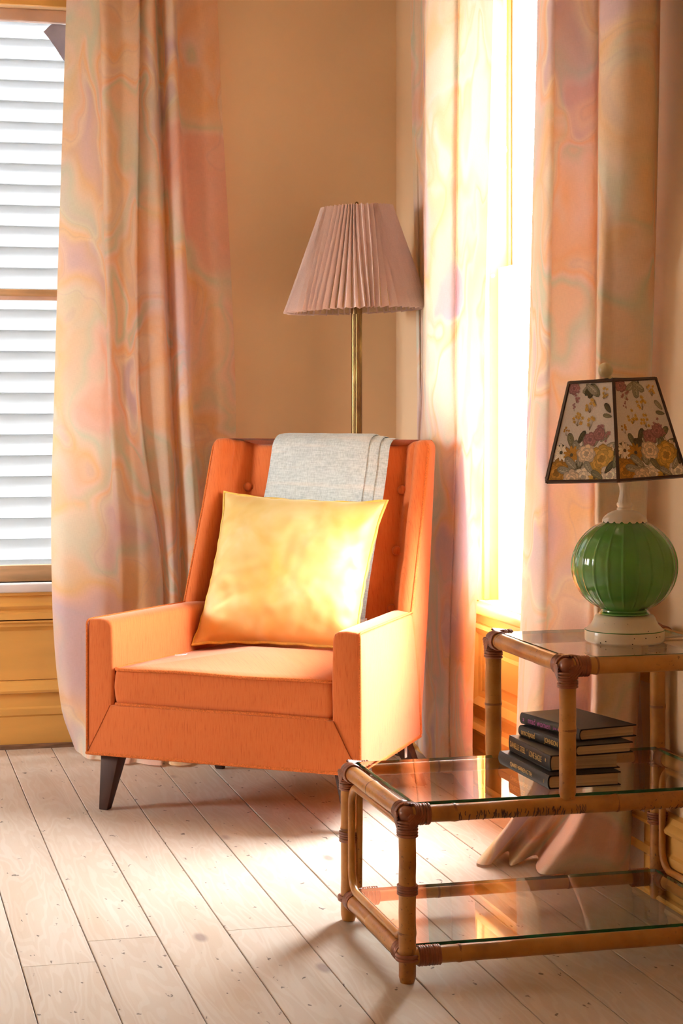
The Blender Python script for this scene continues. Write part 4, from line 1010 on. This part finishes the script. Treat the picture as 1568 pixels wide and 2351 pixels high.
def daisy(I, x, y, r, col, rng):
    n = 11
    for i in range(n):
        a = 2*PI*i/n+rng.uniform(-.1, .1); I.petal(x, y, a, r*rng.uniform(.88, 1.05), r*.2, shadec(col, rng.uniform(.8, 1.15)), 7); I.vein(x, y, x+r*.8*math.cos(a), y+r*.8*math.sin(a), r*.02, shadec(col, .55))
    I.poly([(x+r*.2*math.cos(a), y+r*.2*math.sin(a)) for a in [k*PI/4 for k in range(8)]], colours['leafd'])
def leaf(I, x, y, a, L, rng, col=None):
    col = col or rng.choice([colours['leaf'], colours['leafd'], colours['grey']])
    I.petal(x, y, a, L, L*.26, col, 10); 
    I.petal(x, y, a+.06, L*.9, L*.10, shadec(col, 1.6), 8, False)
    for t in (.25, .45, .65, .82):
        for sgn in (-1, 1): I.vein(x+L*t*math.cos(a), y+L*t*math.sin(a), x+L*(t+.16)*math.cos(a)+sgn*L*.17*(1-t*.6)*-math.sin(a), y+L*(t+.16)*math.sin(a)+sgn*L*.17*(1-t*.6)*math.cos(a), L*.014, shadec(col, .5))
    I.vein(x, y, x+L*.95*math.cos(a), y+L*.95*math.sin(a), L*.022, shadec(col, .5))
def sprig(I, x, y, col, r, rng, n=7):
    for i in range(n):
        a = rng.uniform(0, 6.28); d = r*math.sqrt(rng.random()); px_, py_ = x+d*math.cos(a), y+d*math.sin(a)*1.2
        I.vein(x, y-r*1.3, px_, py_, r*.03, colours['stem'])
        for q in range(5): I.petal(px_, py_, q*1.257+a, r*.34, r*.12, shadec(col, rng.uniform(.75, 1.2)), 6)
        I.poly([(px_+r*.07*math.cos(b), py_+r*.07*math.sin(b)) for b in (0, 1.57, 3.14, 4.71)], shadec(col, .35))
def bouquet(I, seed, W2):
    rng = random.Random(seed); sg = rng.choice((-1, 1)); C_ = colours
    def X(u): return u*W2*sg
    for i in range(20): leaf(I, X(rng.uniform(-.85, .85)), rng.uniform(.0, .06), rng.uniform(.2, 2.9), rng.uniform(.026, .042), rng)
    for u, y, a in ((-.35, .075, 1.9), (-.2, .085, 1.1), (-.42, .062, 2.5), (.25, .078, 1.3), (.42, .088, .8), (.5, .07, .4), (0, .07, 1.6), (-.1, .062, 2.2)): leaf(I, X(u), y, a if sg > 0 else PI-a, rng.uniform(.026, .036), rng)
    for u, y, c, r, n in ((-.28, .138, 'gold', .012, 10), (-.56, .112, 'ochre', .008, 7), (.08, .128, 'gold', .012, 8), (.38, .118, 'mauve', .011, 9), (.56, .098, 'mauve', .010, 8), (.62, .066, 'pale', .014, 16)): sprig(I, X(u), y, C_[c], r, rng, n)
    rose(I, X(-.74), .022, .030, C_['ochre'], rng); daisy(I, X(-.66), .066, .020, C_['cream'], rng); daisy(I, X(-.36), .060, .021, C_['ochre'], rng)
    for u, y, a in ((-.2, .03, 2.4), (-.12, .034, 1.5), (-.05, .03, .6), (-.3, .022, 2.9), (.02, .022, .2)): leaf(I, X(u), y, a if sg > 0 else PI-a, .036, rng, C_['grey'])
    rose(I, X(.50), .050, .031, C_['gold'], rng); rose(I, X(.02), .010, .026, C_['cream'], rng); rose(I, X(-.30), .006, .022, C_['pale'], rng)
    rose(I, X(.76), .014, .024, C_['cream'], rng); daisy(I, X(.34), .010, .017, C_['gold'], rng); rose(I, X(.12), .092, .017, C_['mauve'], rng); rose(I, X(.36), .104, .015, C_['mauve'], rng); rose(I, X(.05), .062, .022, C_['pale'], rng)
    for u, y, a in ((.25, .02, 2.2), (.62, .02, .9), (.55, .008, 2.6), (.85, .03, 1.4)): leaf(I, X(u), y, a if sg > 0 else PI-a, .030, rng)
    # spray hanging from the top edge
    for a in (-2.5, -2.1, -1.6, -1.1, -.7): leaf(I, X(rng.uniform(-.12, .12)), .213, a, rng.uniform(.024, .036), rng)
    sprig(I, X(.05), .166, C_['gold'], .012, rng, 9); sprig(I, X(-.36), .188, C_['mauve'], .011, rng, 8); sprig(I, X(.40), .192, C_['gold'], .010, rng, 8); rose(I, X(-.46), .206, .014, C_['mauve'], rng)
    sprig(I, X(-.40), .164, C_['mauve'], .007, rng, 5); leaf(I, X(.62), .150, 2.2 if sg > 0 else .9, .024, rng); leaf(I, X(.66), .140, 2.9 if sg > 0 else .2, .020, rng)
def clip_tri(t, edges):
    poly = list(t)
    for (nx, ny, d) in edges:
        out = []
        for i in range(len(poly)):
            a, b = poly[i], poly[(i+1) % len(poly)]; da, db = a[0]*nx+a[1]*ny-d, b[0]*nx+b[1]*ny-d
            if da >= 0: out.append(a)
            if da*db < 0:
                s_ = da/(da-db); out.append((a[0]+(b[0]-a[0])*s_, a[1]+(b[1]-a[1])*s_))
        poly = out
        if len(poly) < 3: return None
    return poly
cen = SHC.copy(); cen.z = (zb2+zt2)/2
for k in range(6):
    a, b, c, d = shade_v(k, 0), shade_v(k+1, 0), shade_v(k+1, 1), shade_v(k, 1)
    fn = (b-a).cross(d-a).normalized()
    if fn.dot((a+b+c+d)/4-cen) < 0: fn = -fn
    inn = [p-fn*.002 for p in (a, b, c, d)]
    pn = obj('shade_panel', MB().hexa([inn[0], inn[1], b, a, inn[3], inn[2], c, d]), MAT['panelcloth'], TLp, smooth_all=False)
    if k in (0, 1, 2):
        mid = (a+b)/2; ux = (b-a).normalized(); uy = ((c+d)/2-mid); H_ = uy.length; uy = uy.normalized(); W0 = (b-a).length/2; W1 = (c-d).length/2
        I = Ink(); bouquet(I, 40+k, W0)
        sl = (W0-W1)/H_; nl = math.hypot(1, sl)
        edges = [(0, 1, .004), (0, -1, -(H_-.004)), (1/nl, -sl/nl, (-W0+.003)/nl), (-1/nl, -sl/nl, (-W0+.003)/nl)]
        vs, fs, cols = [], [], []
        for n_, (t, cc_) in enumerate(zip(I.tri, I.c)):
            p = clip_tri(t, edges)
            if not p: continue
            o_ = len(vs); lift = .0003+.0009*n_/len(I.tri)
            for q in p: vs.append(mid+ux*q[0]+uy*q[1]+fn*lift)
            fs.append(tuple(range(o_, o_+len(p)))); cols.append(cc_)
        mb = MB(); mb.v = [tuple(v) for v in vs]; mb.f = fs
        me = bpy.data.meshes.new('floral_print'); me.from_pydata(mb.v, [], mb.f)
        ca = me.color_attributes.new('Col', 'FLOAT_COLOR', 'CORNER')
        for p_ in me.polygons:
            for li in p_.loop_indices: ca.data[li].color = cols[p_.index]
        me.materials.append(MAT['print']); fp = bpy.data.objects.new('floral_print', me); COL.objects.link(fp); fp.parent = pn; fp['kind'] = 'stuff'
m = MB()
def strip(p, q, w=.0042, t=.0018):
    p, q = Vector(p), Vector(q); d = (q-p).normalized(); o = ((p+q)/2-cen); o = (o-d*o.dot(d)).normalized(); s_ = d.cross(o)
    m.hexa([p-s_*w-o*t, p+s_*w-o*t, q+s_*w-o*t, q-s_*w-o*t, p-s_*w+o*t, p+s_*w+o*t, q+s_*w+o*t, q-s_*w+o*t], .0008, 1)
for k in range(6):
    strip(shade_v(k, 0), shade_v(k, 1), .0036); strip(shade_v(k, .012), shade_v(k+1, .012)); strip(shade_v(k, .988), shade_v(k+1, .988))
obj('shade_binding', m, MAT['bind'], TLp)
tc_ = SHT.copy(); tc_.z = zt2+.002
m = MB()
for k in range(6): m.tube([tuple(tc_), tuple(shade_v(k, .985))], .0015, 6)
m.tube([(0,0,zn1+.06), tuple(tc_+Vector((0,0,.004)))], .002, 6)
obj('shade_spider', m, MAT['metaldark'], TLp)
fc = Vector(((1392-1436)*pxm*CS, -(1392-1436)*pxm*SN, hz(850)))
m = MB(); m.tube([tuple(tc_), tuple(fc-Vector((0,0,.012)))], [.005,.006], 12)
rings = []
for i in range(15):
    a = -PI/2+PI*i/14; rings.append([(fc.x+max(1e-4, .0165*math.cos(a))*(1-.035*abs(math.sin(9*th_+2*i/14)))*math.cos(th_), fc.y+max(1e-4, .0165*math.cos(a))*(1-.035*abs(math.sin(9*th_+2*i/14)))*math.sin(th_), fc.z+.0165*math.sin(a)) for th_ in [2*PI*q/72 for q in range(72)]])
m.rings(rings); obj('finial', m, MAT['bone'], TLp, ang=80)
obj('cord', MB().tube(catmull([(.082,.01,.0035),(.11,.016,.0035),(.15,.010,.0035),(.168,-.02,.0035),(.171,-.06,.0035)], 6), .0022, 8), MAT['clearcord'], TLp)
